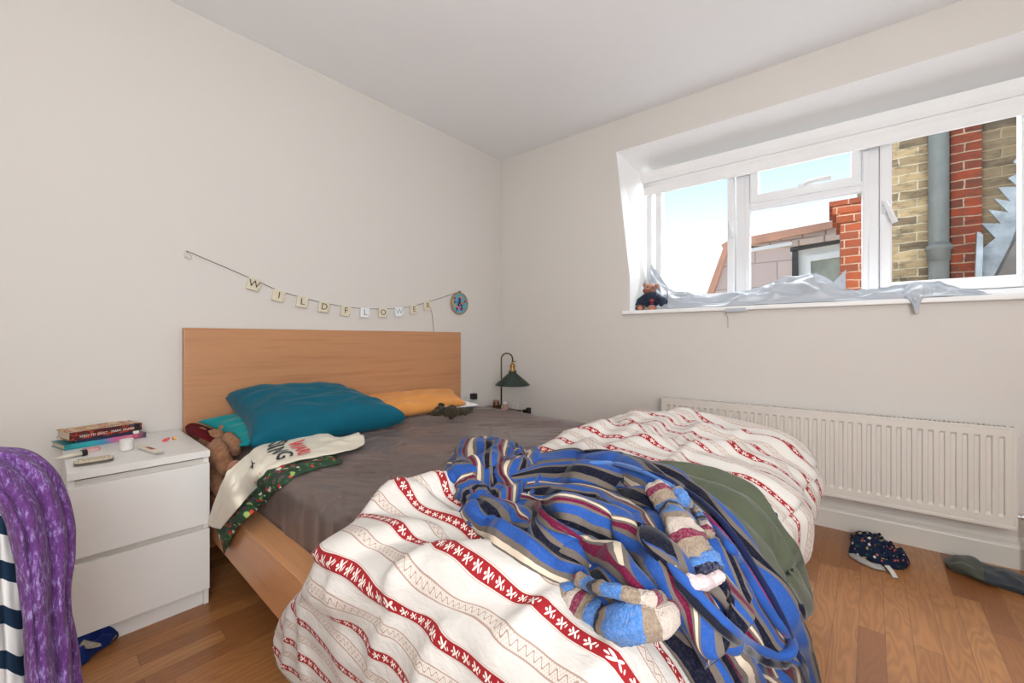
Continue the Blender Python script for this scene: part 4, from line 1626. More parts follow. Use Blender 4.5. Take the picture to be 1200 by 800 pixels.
finish('pink_label', bm, plain('pink_print', (.75, .08, .25), .5), nb1)

jr = P(148.5, 527, z=NZ)
bm = bmesh.new(); lathe(bm, [(.017, 0), (.0195, .001), (.0195, .028), (.0185, .030), (.0, .030)], jr + ez * .001, seg=32)
cj = thing('candle_pot', 'short round white pot in front of the books on the nightstand', 'pot', jr)
finish('pot', bm, mat_white_plastic, cj, smooth=False)
bm = bmesh.new(); lathe(bm, [(.0198, .0302), (.0205, .031), (.0205, .038), (.019, .040), (.0, .040)], jr + ez * .001, seg=32)
finish('lid', bm, mat_white_plastic, cj)

tr_ = P(107, 528, z=NZ)
bm = bmesh.new()
lathe(bm, [(.018, .0), (.024, .0), (.024, .010), (.018, .010), (.018, .0)], tr_ + ez * .001, seg=32)
tp = finish('tape_roll', bm, plain('pink_tape', (.74, .42, .42), .4), None)
tag(tp, 'small roll of pale pink tape beside the candle pot', 'tape')

# squeezed tube with black cap
ta, tb2 = P(64, 537.5, z=NZ + .008), P(95, 531, z=NZ + .010)
tt = thing('ointment_tube', 'slim cream squeezed tube with black cap at the nightstand corner', 'tube', ta)
bm = bmesh.new(); tube(bm, [ta, ta.lerp(tb2, .5), tb2], .01, 16, rfun=lambda t: .004 + .007 * t, flat=.8)
finish('tube_body', bm, plain('cream_tube', (.70, .64, .52), .4), tt, smooth=True)
bm = bmesh.new(); tube(bm, [tb2, tb2 + (tb2 - ta).normalized() * .014], .0115, 16)
finish('cap', bm, mat_dark, tt)
# flattened second tube
ta, tb2 = P(165, 523, z=NZ + .007), P(187, 530, z=NZ + .007)
tt = thing('ointment_tube', 'flattened white and red tube beside the pot on the nightstand', 'tube', ta)
dv = (tb2 - ta).normalized(); dn = Vector((-dv.y, dv.x, 0))
bm = bmesh.new(); obox(bm, (ta + tb2) / 2, dv, dn, ez, (tb2 - ta).length, .022, .010, .004)
finish('tube_body', bm, plain('cream_tube_b', (.72, .66, .55), .4), tt)
bm = bmesh.new(); obox(bm, (ta + tb2) / 2 + ez * .0052 + dv * .004, dv, dn, ez, (tb2 - ta).length * .35, .012, .0008)
finish('printed_mark', bm, plain('dark_red_print', (.30, .05, .04), .5), tt)
bm = bmesh.new(); obox(bm, tb2 + dv * .001, dv, dn, ez, .004, .023, .007)
finish('crimp', bm, plain('grey_crimp', (.4, .38, .34), .4), tt)

# oval tin with pattern
ta, tb2 = P(86, 543.5, z=NZ + .004), P(133, 536.5, z=NZ + .004)
dv = (tb2 - ta); Lb = dv.length; dv.normalize(); dn = Vector((-dv.y, dv.x, 0))
wc = thing('pencil_tin', 'flat cream tin with rounded corners and thin line drawing', 'tin', (ta + tb2) / 2)
bm = bmesh.new()
pts = []
for k in range(32):
    th = 2 * pi * k / 32
    cx, cy = cos(th), sin(th)
    pts.append((ta + tb2) / 2 - ez * .002 + dv * (math.copysign(abs(cx) ** .4, cx) * Lb / 2) + dn * (math.copysign(abs(cy) ** .4, cy) * .036))
prism(bm, pts, ez * .007)
finish('tin_body', bm, plain('dark_tin_edge', (.10, .08, .06), .5), wc)
bm = bmesh.new()
cc = (ta + tb2) / 2
prism(bm, [cc + (p - cc) * .97 + ez * .0072 for p in pts], ez * .0012)
finish('tin_lid', bm, plain('cream_tin', (.68, .60, .45), .45), wc)
bm = bmesh.new()
up_ = ez * .0068
for sg_ in (-1, 1):
    obox(bm, cc + up_ + dv * (sg_ * Lb * .38), dv, dn, ez, .0012, .050, .0004)
zig = [cc + up_ + dv * (Lb * (-.3 + .6 * k / 24)) + dn * (.010 * sin(k * 1.4)) for k in range(25)]
tube(bm, zig, .0006, 5)
tube(bm, [cc + up_ + dv * (Lb * (-.42 + .84 * k / 10)) + dn * .027 for k in range(11)], .0005, 5)
finish('line_drawing', bm, mat_dark, wc)

for nm, q0, q1, lab in (('earplug', (192, 516), (197, 513.5), 'pink foam earplug on the nightstand, nearer the books'), ('earplug', (202, 513.5), (206, 513), 'yellow foam earplug on the nightstand, nearer the headboard')):
    a_, b_ = P(q0[0], q0[1], z=NZ + .006), P(q1[0], q1[1], z=NZ + .006)
    tt = thing(nm, lab, 'earplug', a_, 'foam earplugs on the nightstand')
    yel = q0[0] > 200
    m1 = plain('ear_foam_a', (.85, .10, .12) if not yel else (.80, .10, .05), .8); m2 = plain('ear_foam_b', (.85, .18, .16) if not yel else (.85, .62, .06), .8)
    mid = a_.lerp(b_, .45)
    bm = bmesh.new(); tube(bm, [a_, mid], .0055, 12); finish('base', bm, m1, tt, smooth=True)
    bm = bmesh.new(); tube(bm, [mid, b_, b_ + (b_ - mid) * .3], .005, 12, rfun=lambda t: .0052 - .002 * t * t); finish('tip', bm, m2, tt, smooth=True)

# dark red cloth at the back corner
rc = [[P(218, 499, z=NZ + .012), P(228, 497, z=NZ + .018), P(242, 502, z=NZ + .006), P(262, 510, z=.50)],
      [P(219, 504, z=NZ + .012), P(231, 505, z=NZ + .028), P(246, 510, z=NZ + .004), P(262, 518, z=.49)],
      [P(224, 509, z=NZ + .004), P(235, 513, z=NZ + .012), P(248, 519, z=NZ - .01), P(260, 526, z=.47)]]
RCg = patch(rc, 40, 24, None, disp=lambda a, b, p: Vector((0, 0, .008 * ridge(b * 2 + a) * edge_fade(a, b, .1, .15))), smoothn=0)
rco = grid_obj('knitted_cloth', RCg, cloth('dark_red_knit', (.11, .003, .008), .9, bs=40, sheen=0), None, thick=.006)
tag(rco, 'dark red cloth bunched at the corner between nightstand and headboard', 'cloth')

# ------------------------------------------------------------------ far bedside table, lamp and jars
TZ = .408
tbl = thing('bedside_table', 'low dark wooden bedside table in the corner behind the bed', 'bedside table', (-.31, -.26, FLOOR))
m_dw = wood('dark_walnut', (.085, .035, .022), (.05, .02, .014), 'x')
bm = bmesh.new(); box(bm, -.42, -.225, -.42, -.10, TZ - .02, TZ, .003); finish('table_top', bm, m_dw, tbl)
for a in (-.415, -.26):
    for b in (-.415, -.14):
        bm = bmesh.new(); box(bm, a, a + .03, b, b + .03, FLOOR, TZ - .02, .003); finish('leg', bm, m_dw, tbl)
bm = bmesh.new(); box(bm, -.412, -.235, -.412, -.11, .12, .135, .002); finish('shelf', bm, m_dw, tbl)

lp0 = P(587.5, 478, x=-.27); lp0.z = TZ
lamp = thing('table_lamp', 'small table lamp with dark green cone shade and bronze gooseneck in the corner', 'lamp', lp0)
bm = bmesh.new(); lathe(bm, [(.0, .001), (.06, .001), (.06, .010), (.052, .016), (.012, .02), (.010, .03), (0, .03)], lp0, seg=36)
finish('base', bm, mat_bronze, lamp, smooth=True)
ztop_ = P(593, 414, x=-.27).z
sideways = RT * 1.0
r_arc = (P(597.5, 420, x=-.27) - P(587.5, 420, x=-.27)).length / 2 * .98
pole = [lp0 + ez * .02, lp0 + ez * .2, Vector((lp0.x, lp0.y, ztop_ - r_arc))]
cen = Vector((lp0.x, lp0.y, ztop_ - r_arc)) + sideways * r_arc
pole += [cen - sideways * (r_arc * cos(a)) + ez * (r_arc * sin(a)) for a in [pi * k / 12 for k in range(1, 12)]]
end = cen + sideways * r_arc
pole += [end, end - ez * .03]
bm = bmesh.new(); tube(bm, pole, .0058, 12, up=Vector((.3, .9, 0))); finish('gooseneck', bm, mat_bronze, lamp, smooth=True)
zs1 = P(594, 437, x=-.27).z; zs0 = P(594, 452.5, x=-.27).z
sc_ = end.copy(); sc_.z = 0
bm = bmesh.new()
lathe(bm, [(.016, zs1 + .062), (.007, zs1 + .075), (.007, end.z - .02), (.0, end.z - .02)][::-1] if False else [(.0, zs1 + .010), (.026, zs1 + .010), (.028, zs1 + .018), (.018, zs1 + .026), (.020, zs1 + .048), (.022, zs1 + .055), (.013, zs1 + .068), (.008, zs1 + .075), (.008, end.z - .02), (.0, end.z - .02)], sc_, seg=28)
finish('socket', bm, mat_brass, lamp, smooth=True)
bm = bmesh.new()
rs = (P(611, 450, x=-.27) - P(580, 450, x=-.27)).length / 2
lathe(bm, [(.020, zs1 + .014), (.030, zs1 + .012), (.032, zs1 - .004), (rs * .98, zs0 + .012), (rs, zs0 + .006), (rs - .003, zs0 + .006), (.028, zs1 - .008), (.0, zs1 - .006)], sc_, seg=48)
finish('lamp_shade', bm, mat_shade, lamp, smooth=True)
bm = bmesh.new(); tube(bm, [end - ez * .02, end - ez * .02 + sideways * .022], .0035, 8); lathe(bm, [(0, 0), (.006, .001), (.006, .005), (0, .006)], end - ez * .02 + sideways * .022, sideways, 14)
finish('switch', bm, mat_brass, lamp, smooth=True)
bm = bmesh.new(); blob(bm, Vector((sc_.x, sc_.y, zs0 + .035)), (.026, .026, .032)); finish('bulb', bm, plain('bulb_glass', (.7, .68, .6), .2), lamp, smooth=True)

j0 = P(581.5, 478, x=-.30); j0.z = TZ + .001
jj = thing('candle_jar', 'small amber brown jar at the foot of the table lamp', 'jar', j0)
bm = bmesh.new(); lathe(bm, [(.0, 0), (.022, 0), (.025, .004), (.025, .045), (.021, .050), (.0, .050)], j0, seg=28)
finish('jar_body', bm, plain('amber_glass', (.09, .03, .015), .15), jj, smooth=True)
bm = bmesh.new(); lathe(bm, [(.022, .0505), (.023, .051), (.023, .062), (.0, .063)], j0, seg=28); finish('lid', bm, plain('copper_lid', (.30, .16, .09), .4), jj)
j1 = P(591.5, 479, x=-.30); j1.z = TZ + .001
jk = thing('small_box', 'small pinkish gift box beside the lamp foot', 'box', j1)
bm = bmesh.new(); box(bm, j1.x - .02, j1.x + .02, j1.y - .02, j1.y + .02, j1.z, j1.z + .036, .003); finish('box_body', bm, plain('blush_card', (.50, .32, .26), .6), jk)
bm = bmesh.new(); blob(bm, j1 + Vector((.0, -.004, .047)), (.016, .014, .011)); finish('knob_top', bm, plain('white_china', (.75, .72, .68), .3), jk, smooth=True)

# ------------------------------------------------------------------ sockets and plugs
def socket_plate(c, nx, label, w_=.085, h_=.085, plug=False):
    """nx outward normal"""
    t = thing('wall_socket', label, 'socket', c)
    ax = Vector((-nx.y, nx.x, 0))
    bm = bmesh.new(); obox(bm, c + nx * .005, ax, nx, ez, w_, .010, h_, .003); finish('plate', bm, mat_white_plastic, t)
    bm = bmesh.new()
    for dx, dz in ((0, .012), (-.011, -.010), (.011, -.010)):
        obox(bm, c + nx * .0104 + ax * dx + ez * dz, ax, nx, ez, .006, .001, .004)
    finish('pin_holes', bm, mat_dark, t)
    return t


ROT = True
q = P(604, 477.5, x=0.0); ROT = False
q = RM @ q; nrm = RM.to_3x3() @ Vector((-1, 0, 0))
socket_plate(q + nrm * .0005, nrm, 'white wall socket on the window wall right of the lamp', .06, .075)
for k, px in enumerate((616.5, 621)):
    ROT = True; q = P(px, 482 - k, x=0.0); ROT = False
    q = RM @ q
    bm = bmesh.new(); obox(bm, q + nrm * .018, Vector((0, 1, 0)), nrm, ez, .022, .034, .026 + .018 * k, .005)
    o = finish('power_plug', bm, mat_dark, None)
    tag(o, ('smaller black plug at the wall socket right of the lamp' if k == 0 else 'larger black plug at the wall, farthest right of the lamp'), 'plug', 'black plugs on the window wall')
q = P(549, 464, y=-.0005)
s0 = socket_plate(P(545, 464, y=-.0005), Vector((0, -1, 0)), 'white wall socket beside the right end of the headboard', .145, .085)
bm = bmesh.new(); obox(bm, q + Vector((.025, -.033, .000)), Vector((1, 0, 0)), Vector((0, 1, 0)), ez, .045, .045, .045, .006)
o = finish('power_plug', bm, mat_dark, None); tag(o, 'black plug in the socket just above the white pillow corner', 'plug')

# ------------------------------------------------------------------ letter garland and embroidery hoop
gar = thing('letter_garland', 'string of wooden letter tiles spelling WILDFLOWER above the headboard', 'garland', P(400, 360, y=-.01))
tiles = [('W', 297.5, 333.5, '4'), ('I', 326.5, 346.5, '1'), ('L', 354, 354, '1'), ('D', 379.5, 360, '2'), ('F', 405, 364.5, '4'), ('L', 427.5, 366.5, '1'), ('O', 448.5, 366.5, '1'), ('W', 467.5, 365.5, '4'), ('E', 485, 363, '1'), ('R', 501, 358.5, '1')]
m_tile = plain('cream_letter_tile', (.70, .63, .48), .35, var=.05)
m_tilew = plain('white_letter_tile', (.82, .84, .84), .3, var=.03)
m_ink = plain('brown_ink', (.05, .035, .02), .5)
m_ink2 = plain('faded_blue_ink', (.22, .36, .42), .5)
m_ink3 = plain('grey_ink', (.12, .13, .12), .5)
TS = .062
prevp = P(219, 294, y=-.012)
strpts = [prevp]
X_ = Vector((1, 0, 0))
tilt = [-14, -9, -7, -6, -5, -2, 1, 3, 6, 8]
for k, (ch, px, py, nn) in enumerate(tiles):
    c = P(px, py, y=-.012)
    a = radians(tilt[k])
    ax = Vector((cos(a), 0, sin(a))); az = Vector((-sin(a), 0, cos(a)))
    wt = k in (5, 7)
    bm = bmesh.new(); obox(bm, c, ax, Vector((0, 1, 0)), az, TS, .013, TS, .005)
    t_ = finish('letter_tile', bm, m_tilew if wt else m_tile, gar)
    for f in t_.data.polygons: f.use_smooth = False
    text_plane('letter', ch, .052, c - Vector((0, .0069, 0)) + az * .002, ax, az, (m_ink2 if k == 7 else m_ink3) if wt else m_ink, t_)
    text_plane('score_number', nn, .016, c - Vector((0, .0069, 0)) + ax * .022 - az * .020, ax, az, m_ink3 if wt else m_ink, t_)
    strpts.append(c + az * (TS * .42) + Vector((0, .004, 0)))
strpts.append(P(538, 342, y=-.012))
bm = bmesh.new(); tube(bm, strpts, .0016, 6); finish('string', bm, mat_string, gar)
bm = bmesh.new(); e0 = strpts[-2]
tube(bm, [e0 + Vector((.02, 0, 0)), P(506, 366, y=-.012), P(507.5, 378, y=-.014), P(508.5, 389, y=-.02)], .0014, 6); finish('loose_end', bm, mat_string, gar)
hk = thing('wall_hook', 'small clear hook holding the left end of the garland', 'hook', P(220, 297, y=-.003))
h0 = P(218, 296, y=-.002)
bm = bmesh.new(); obox(bm, h0 + Vector((0, -.002, -.006)), X_, Vector((0, 1, 0)), ez, .014, .004, .034, .0015); finish('hook_plate', bm, plain('clear_plastic', (.60, .57, .52), .2), hk)
bm = bmesh.new()
h1 = P(223, 298, y=-.014)
tube(bm, [h0 + Vector((0, -.004, .004)), h1 + Vector((-.004, 0, .008)), h1, h1 + Vector((.004, 0, -.018)), h1 + Vector((-.008, 0, -.024)), h1 + Vector((-.012, 0, -.012))], .0018, 8); finish('wire_loop', bm, plain('pale_wire', (.55, .52, .46), .4), hk, smooth=True)
n0_ = P(538, 342, y=0)
bm = bmesh.new(); tube(bm, [n0_, n0_ + Vector((0, -.018, 0))], .003, 8); lathe(bm, [(0, 0), (.005, .0), (.005, .002), (0, .002)], n0_ + Vector((0, -.018, 0)), Vector((0, -1, 0)), 12)
o = finish('wall_nail', bm, plain('nail_steel', (.25, .22, .2), .4, .8), None); tag(o, 'small nail holding the garland and the embroidery hoop', 'nail')

hc = P(538.5, 355.5, y=-.012)
hr = (P(538, 342.5, y=-.012) - P(538, 368.5, y=-.012)).length / 2
hoop = thing('embroidery_hoop', 'round embroidery hoop with flowers on blue cloth at the garland end', 'embroidery', hc)
bm = bmesh.new()
lathe(bm, [(hr - .010, -.006), (hr, -.006), (hr + .001, 0), (hr, .006), (hr - .010, .006), (hr - .010, -.006)], hc, Vector((0, -1, 0)), 48)
finish('hoop_ring', bm, plain('bamboo', (.35, .22, .12), .5), hoop)
m_hb = plain('blue_linen', (.10, .36, .46), .85, var=.1, nscale=60)
bm = bmesh.new(); lathe(bm, [(0, -.002), (hr - .009, -.002), (hr - .009, .003), (0, .0035)], hc, Vector((0, -1, 0)), 40); finish('linen', bm, m_hb, hoop)
random.seed(12)
cols = [plain('thread_' + n_, c_, .8) for n_, c_ in (('plum', (.12, .01, .05)), ('red', (.40, .03, .04)), ('navy', (.02, .03, .12)), ('yellow', (.55, .35, .06)), ('blue', (.04, .15, .45)), ('pink', (.5, .22, .25)))]
bm = bmesh.new()
for k in range(34):
    rr_, th = hr * .82 * sqrt(random.random()), random.random() * 2 * pi
    cc = hc + Vector((rr_ * cos(th), -.0045, rr_ * sin(th)))
    lathe(bm, [(0, 0), (.008 + .006 * random.random(), 0), (.006, .002), (0, .0025)], cc, Vector((0, -1, 0)), 7, mi=k % 6)
finish('embroidered_flowers', bm, cols, hoop)
bm = bmesh.new(); obox(bm, hc + ez * (hr + .005), X_, Vector((0, 1, 0)), ez, .012, .010, .014, .002); finish('hoop_clasp', bm, mat_brass, hoop)

# ------------------------------------------------------------------ radiator
ROT = True
RY0, RY1, RZ0, RZ1 = -1.405, -2.869, .145, .571
rx = -.10
rad = thing('radiator', 'long white fluted panel radiator under the window', 'radiator', (-.06, -2.14, RZ0))
NF = 40
bm = bmesh.new()
pit = (RY0 - RY1 - .05) / NF
# front panel with pressed vertical flutes, as one height field
cols_y = []
ys = []
for k in range(NF):
    y0 = RY0 - .025 - k * pit
    for f, d in ((0, 0), (.22, 0), (.32, 1), (.72, 1), (.82, 0)):
        ys.append((y0 - f * pit, d))
ys = [(RY0 - .002, 0)] + ys + [(RY1 + .025, 0), (RY1 + .002, 0)]
zs = [(RZ0 + .002, 0), (RZ0 + .045, 0), (RZ0 + .060, 1), (RZ1 - .050, 1), (RZ1 - .038, 0), (RZ1 - .018, 0), (RZ1 - .006, 0)]
DEP = .009
V = [[bm.verts.new((rx + DEP * d * e_, y, z)) for z, e_ in zs] for y, d in ys]
for i in range(len(ys) - 1):
    for j in range(len(zs) - 1):
        bm.faces.new((V[i][j], V[i + 1][j], V[i + 1][j + 1], V[i][j + 1]))
bmesh.ops.recalc_face_normals(bm, faces=bm.faces[:])
o = finish('front_panel', bm, mat_rad, rad)
md = o.modifiers.new('t', 'SOLIDIFY'); md.thickness = .004; md.offset = 0
bm = bmesh.new()
box(bm, rx - .003, rx + .006, RY1, RY0, RZ0 - .002, RZ0 + .016, .004)
box(bm, rx - .003, rx + .006, RY1, RY1 + .012, RZ0 + .016, RZ1 - .008, .002)
box(bm, rx - .003, rx + .006, RY0 - .012, RY0, RZ0 + .016, RZ1 - .008, .002)
finish('panel_rim', bm, mat_rad, rad)
bm = bmesh.new(); box(bm, rx + .006, -.028, RY1 + .01, RY0 - .01, RZ0 + .03, RZ1 - .03)
finish('convector_body', bm, mat_rad, rad)
bm = bmesh.new()
box(bm, rx - .003, rx + .006, RY1 - .002, RY0 + .002, RZ1 - .010, RZ1 + .002, .002)
box(bm, -.034, -.028, RY1 - .002, RY0 + .002, RZ1 - .010, RZ1 + .002, .001)
n_sl = 96
for k in range(n_sl):
    y0 = RY0 - .012 - k * (RY0 - RY1 - .024) / n_sl
    box(bm, rx + .006, -.034, y0 - .010, y0 - .003, RZ1 - .004, RZ1 + .001)
finish('top_grille', bm, mat_rad, rad)
for yy in (RY0, RY1 - .004):
    bm = bmesh.new(); box(bm, rx + .002, -.030, yy, yy + .004, RZ0 + .01, RZ1, .001); finish('side_cover', bm, mat_rad, rad)
for yy in (RY1 + .2, RY0 - .24):
    bm = bmesh.new(); box(bm, -.03, -.001, yy, yy + .04, RZ0 + .1, RZ1 - .06); finish('wall_bracket', bm, mat_rad, rad)
bm = bmesh.new()
tube(bm, [Vector((-.06, RY1, RZ0 + .05)), Vector((-.06, RY1 - .03, RZ0 + .05)), Vector((-.06, RY1 - .035, RZ0 + .03)), Vector((-.06, RY1 - .035, FLOOR + .001))], .007, 12)
lathe(bm, [(.0, 0), (.013, 0), (.013, .02), (0, .02)], Vector((-.06, RY1 - .02, RZ0 + .05)), Vector((0, -1, 0)), 14)
finish('valve_pipe', bm, mat_chrome, rad, smooth=False)
bm = bmesh.new(); lathe(bm, [(.0, 0), (.008, 0), (.008, .014), (0, .014)], Vector((-.06, RY1 - .001, RZ1 - .04)), Vector((0, -1, 0)), 14)
finish('bleed_plug', bm, mat_rad, rad)
ROT = False

# ------------------------------------------------------------------ things on the floor
ZF = FLOOR + .003
def FP(px, py, dz=0.): return P(px, py, z=ZF + dz)


m_nf = floral('navy_floral_print', (.006, .014, .04), [(.006, .014, .04), (.012, .03, .07), (.62, .58, .52), (.008, .016, .05), (.45, .10, .07), (.02, .05, .05), (.35, .30, .10), (.006, .012, .04)], 70.)
un = thing('floral_garment', 'navy floral and grey crumpled underwear on the floor by the radiator', 'underwear', FP(1030, 655))
ug = [[FP(996, 628), FP(1012, 628), FP(1028, 630), FP(1040, 640), FP(1055, 650), FP(1066, 660)],
      [FP(998, 634, .02), FP(1012, 634, .03), FP(1028, 637, .03), FP(1040, 646, .02), FP(1056, 655, .015), FP(1066, 661, .008)],
      [FP(996, 642, .02), FP(1012, 642, .03), FP(1026, 645, .03), FP(1038, 652, .02), FP(1052, 660, .018), FP(1062, 664, .006)],
      [FP(994, 647), FP(1008, 652), FP(1022, 658), FP(1036, 663), FP(1048, 666), FP(1058, 667)]]


def zdisp(A, f1, f2, sd):
    return lambda a, b, p: Vector((0, 0, max(-.0, edge_fade(a, b, .08, .12) * A * (.5 + ridge(b * f1 + a * .7) * .8 + 1.2 * nz(a * f2, b * f2, sd)))))


UG = patch(ug, 56, 40, None, disp=zdisp(.024, 4, 11, 3), smoothn=0)
for r_ in UG:
    for q in r_: q.z = max(q.z, ZF)
grid_obj('printed_cloth', UG, m_nf, un, thick=.003)
wg = [[FP(994, 648, .006), FP(1010, 655, .014), FP(1024, 661, .014), FP(1036, 665, .008)], [FP(996, 652), FP(1010, 660, .002), FP(1024, 666, .002), FP(1038, 669)]]
grid_obj('grey_lining', patch(wg, 24, 8, None, disp=zdisp(.006, 2, 5, 2), smoothn=0), cloth('grey_satin_lining', (.40, .39, .37), .5), un, thick=.002)
lg = [[FP(1036, 662, .012), FP(1042, 669, .008), FP(1046, 676, .002)], [FP(1042, 662, .012), FP(1048, 669, .006), FP(1052.5, 677, .001)]]
grid_obj('care_label', patch(lg, 12, 5, None, smoothn=0), cloth('white_label', (.68, .66, .62), .7), un, thick=.001)

sk = thing('sock', 'dark grey sock with olive toe lying along the skirting board', 'sock', FP(1150, 672))
sg_ = [[FP(1108, 655), FP(1120, 651), FP(1138, 653), FP(1155, 662), FP(1180, 667), FP(1205, 678)],
       [FP(1108, 659, .022), FP(1122, 657, .03), FP(1138, 660, .03), FP(1156, 668, .022), FP(1180, 674, .022), FP(1206, 685, .016)],
       [FP(1112, 664, .012), FP(1126, 668, .022), FP(1140, 674, .022), FP(1154, 681, .016), FP(1178, 686, .016), FP(1205, 695, .01)],
       [FP(1114, 667), FP(1128, 672), FP(1142, 677), FP(1154, 682), FP(1176, 689), FP(1203, 698)]]
SKG = patch(sg_, 70, 28, None, disp=zdisp(.007, 2.2, 6, 8), smoothn=0)
for r_ in SKG:
    for q in r_: q.z = max(q.z, ZF)
grid_obj('toe_and_foot', SKG[:36], cloth('olive_grey_knit', (.075, .080, .062), .95, bs=60), sk, thick=.003)
grid_obj('ribbed_leg', SKG[35:], cloth('slate_grey_knit', (.045, .052, .062), .95, bs=90), sk, thick=.003)

bc = thing('swimsuit', 'royal blue cloth with grey lace trim on the floor before the nightstand', 'garment', FP(110, 755))
bgd = [[FP(70, 742), FP(95, 732), FP(120, 729), FP(137, 733)],
       [FP(70, 752, .02), FP(95, 742, .035), FP(120, 737, .03), FP(138, 740, .012)],
       [FP(72, 768, .02), FP(95, 758, .03), FP(118, 750, .02), FP(132, 748, .01)],
       [FP(75, 788), FP(98, 778), FP(112, 765), FP(126, 756)]]
BGD = patch(bgd, 44, 40, None, disp=zdisp(.016, 2.5, 5, 4), smoothn=0)
for r_ in BGD:
    for q in r_: q.z = max(q.z, ZF)
grid_obj('blue_cloth', BGD, cloth('royal_blue_cloth', (.003, .018, .13), .7, bs=30), bc, thick=.003)
lc = [[FP(88, 744, .045), FP(100, 750, .045), FP(118, 754, .03)], [FP(90, 756, .035), FP(102, 760, .035), FP(119, 757, .025)]]
grid_obj('lace_trim', patch(lc, 24, 8, None, smoothn=0), floral('grey_lace', (.32, .27, .22), [(.2, .17, .14), (.45, .4, .34)], 150.), bc, thick=.002)
bm = bmesh.new()
tube(bm, [FP(92, 736, .03), FP(105, 730, .035), FP(122, 730, .03), FP(136, 734, .02), FP(138, 745, .012), FP(128, 755, .006)], .003, 8)
finish('strap', bm, mat_dark, bc, smooth=True)

# ------------------------------------------------------------------ blackout cloth on the sill
ROT = True
ZSL = ZS + .023
def SP(px, py, x): return P(px, py, x=x)


def Sz(px, x, dz=0.):
    p = P(px, 350, x=x); p.z = ZSL + dz; return p


cg_px = [782, 800, 830, 860, 900, 935, 965, 990, 1010, 1040, 1075, 1110, 1140, 1162]
crest1 = [340, 344, 350, 345, 334, 326, 327, 340, 341, 342, 332, 337, 342, 349]    # skyline
crest0 = [352, 353, 356, 352, 345, 340, 341, 344, 348, 347, 345, 346, 347, 350]
front = [Sz(px, -.022 + .012 * sin(px * .05), .002) for px in cg_px]
g1_ = [SP(px, y, .03 + .015 * sin(px * .07)) for px, y in zip(cg_px, crest0)]
g2_ = [SP(px, y, .10) for px, y in zip(cg_px, crest1)]
g3_ = [SP(px, y + 8, .15) for px, y in zip(cg_px, crest1)]
g4_ = [Sz(px, .19, .003) for px in cg_px]
CGr = patch([front, g1_, g2_, g3_, g4_], 170, 60, None, smoothn=0)
CG2 = []
for i, r_ in enumerate(CGr):
    row = []
    a = i / 169
    for j, q in enumerate(r_):
        b = j / 59
        f = edge_fade(a, b, .02, .10)
        k = 1 - abs(nz(a * 5 + b * 3, b * 3.6 - a * 3, 3.1)) * 2.6
        k2 = 1 - abs(nz(a * 8 - b * 2, b * 4.5 + a * 3, 6.1)) * 2.6
        q = q + Vector((-.45, 0, .9)) * (f * (.030 * max(k, 0) ** 1.6 + .018 * max(k2, 0) ** 1.5 - .014))
        q.z = max(q.z, ZSL + .001)
        row.append(q)
    CG2.append(row)
m_bo = M('blackout_lining', (.49, .53, .58), .34, spec=.5)
m_bo.bump(m_bo.noise(m_bo.coord(), 12, 3), .15, .006); m_bo = m_bo.m
bo = thing('blackout_cloth', 'pale grey blackout cloth heaped along the window sill', 'cloth', (.06, -2.0, ZSL))
grid_obj('crumpled_cloth', CG2, m_bo, bo, thick=.004)


def sheetlet(name, gd, n1=30, n2=16, A=.008, f=2.5, sd=1, mat=None):
    G = patch(gd, n1, n2, None, smoothn=0)
    N = gnormals(G)
    G = [[q + N[i][j] * (A * edge_fade(i / (n1 - 1), j / (n2 - 1), .1, .1) * (ridge(j / (n2 - 1) * f + i / n1) + nz(i * .3, j * .3, sd))) for j, q in enumerate(r)] for i, r in enumerate(G)]
    return grid_obj(name, G, mat or m_bo, bo, thick=.004)


# tall corner peak at the left leaning against the window
sheetlet('folded_corner', [[SP(763, 309, .215), SP(775, 325, .20), SP(788, 343, .18), SP(806, 358, .13)],
                           [SP(761, 320, .18), SP(770, 336, .15), SP(782, 350, .12), SP(800, 362, .06)],
                           [SP(760, 330, .16), SP(768, 344, .12), SP(777, 356, .08), SP(792, 365, .0)]], 36, 24, .012, 2.2)
sheetlet('folded_corner', [[SP(772, 331, .12), SP(790, 341, .13), SP(812, 350, .14), SP(838, 353, .14)],
                           [SP(774, 345, .06), SP(790, 352, .06), SP(812, 358, .07), SP(838, 359, .07)],
                           [SP(778, 360, .0), SP(796, 364, -.015), SP(815, 365, -.015), SP(838, 364.5, -.018)]], 36, 24, .012, 2.2, 5)
# upright pointed fold in the middle
sheetlet('pointed_fold', [[SP(953, 346, .07), SP(965, 340, .08), SP(978, 329, .09), SP(991, 316, .10)],
                          [SP(958, 350, .05), SP(968, 347, .06), SP(980, 342, .08), SP(991, 330, .10)],
                          [SP(965, 354, .03), SP(974, 352, .05), SP(984, 349, .07), SP(991, 342, .09)]], 24, 16, .004, 1.5)
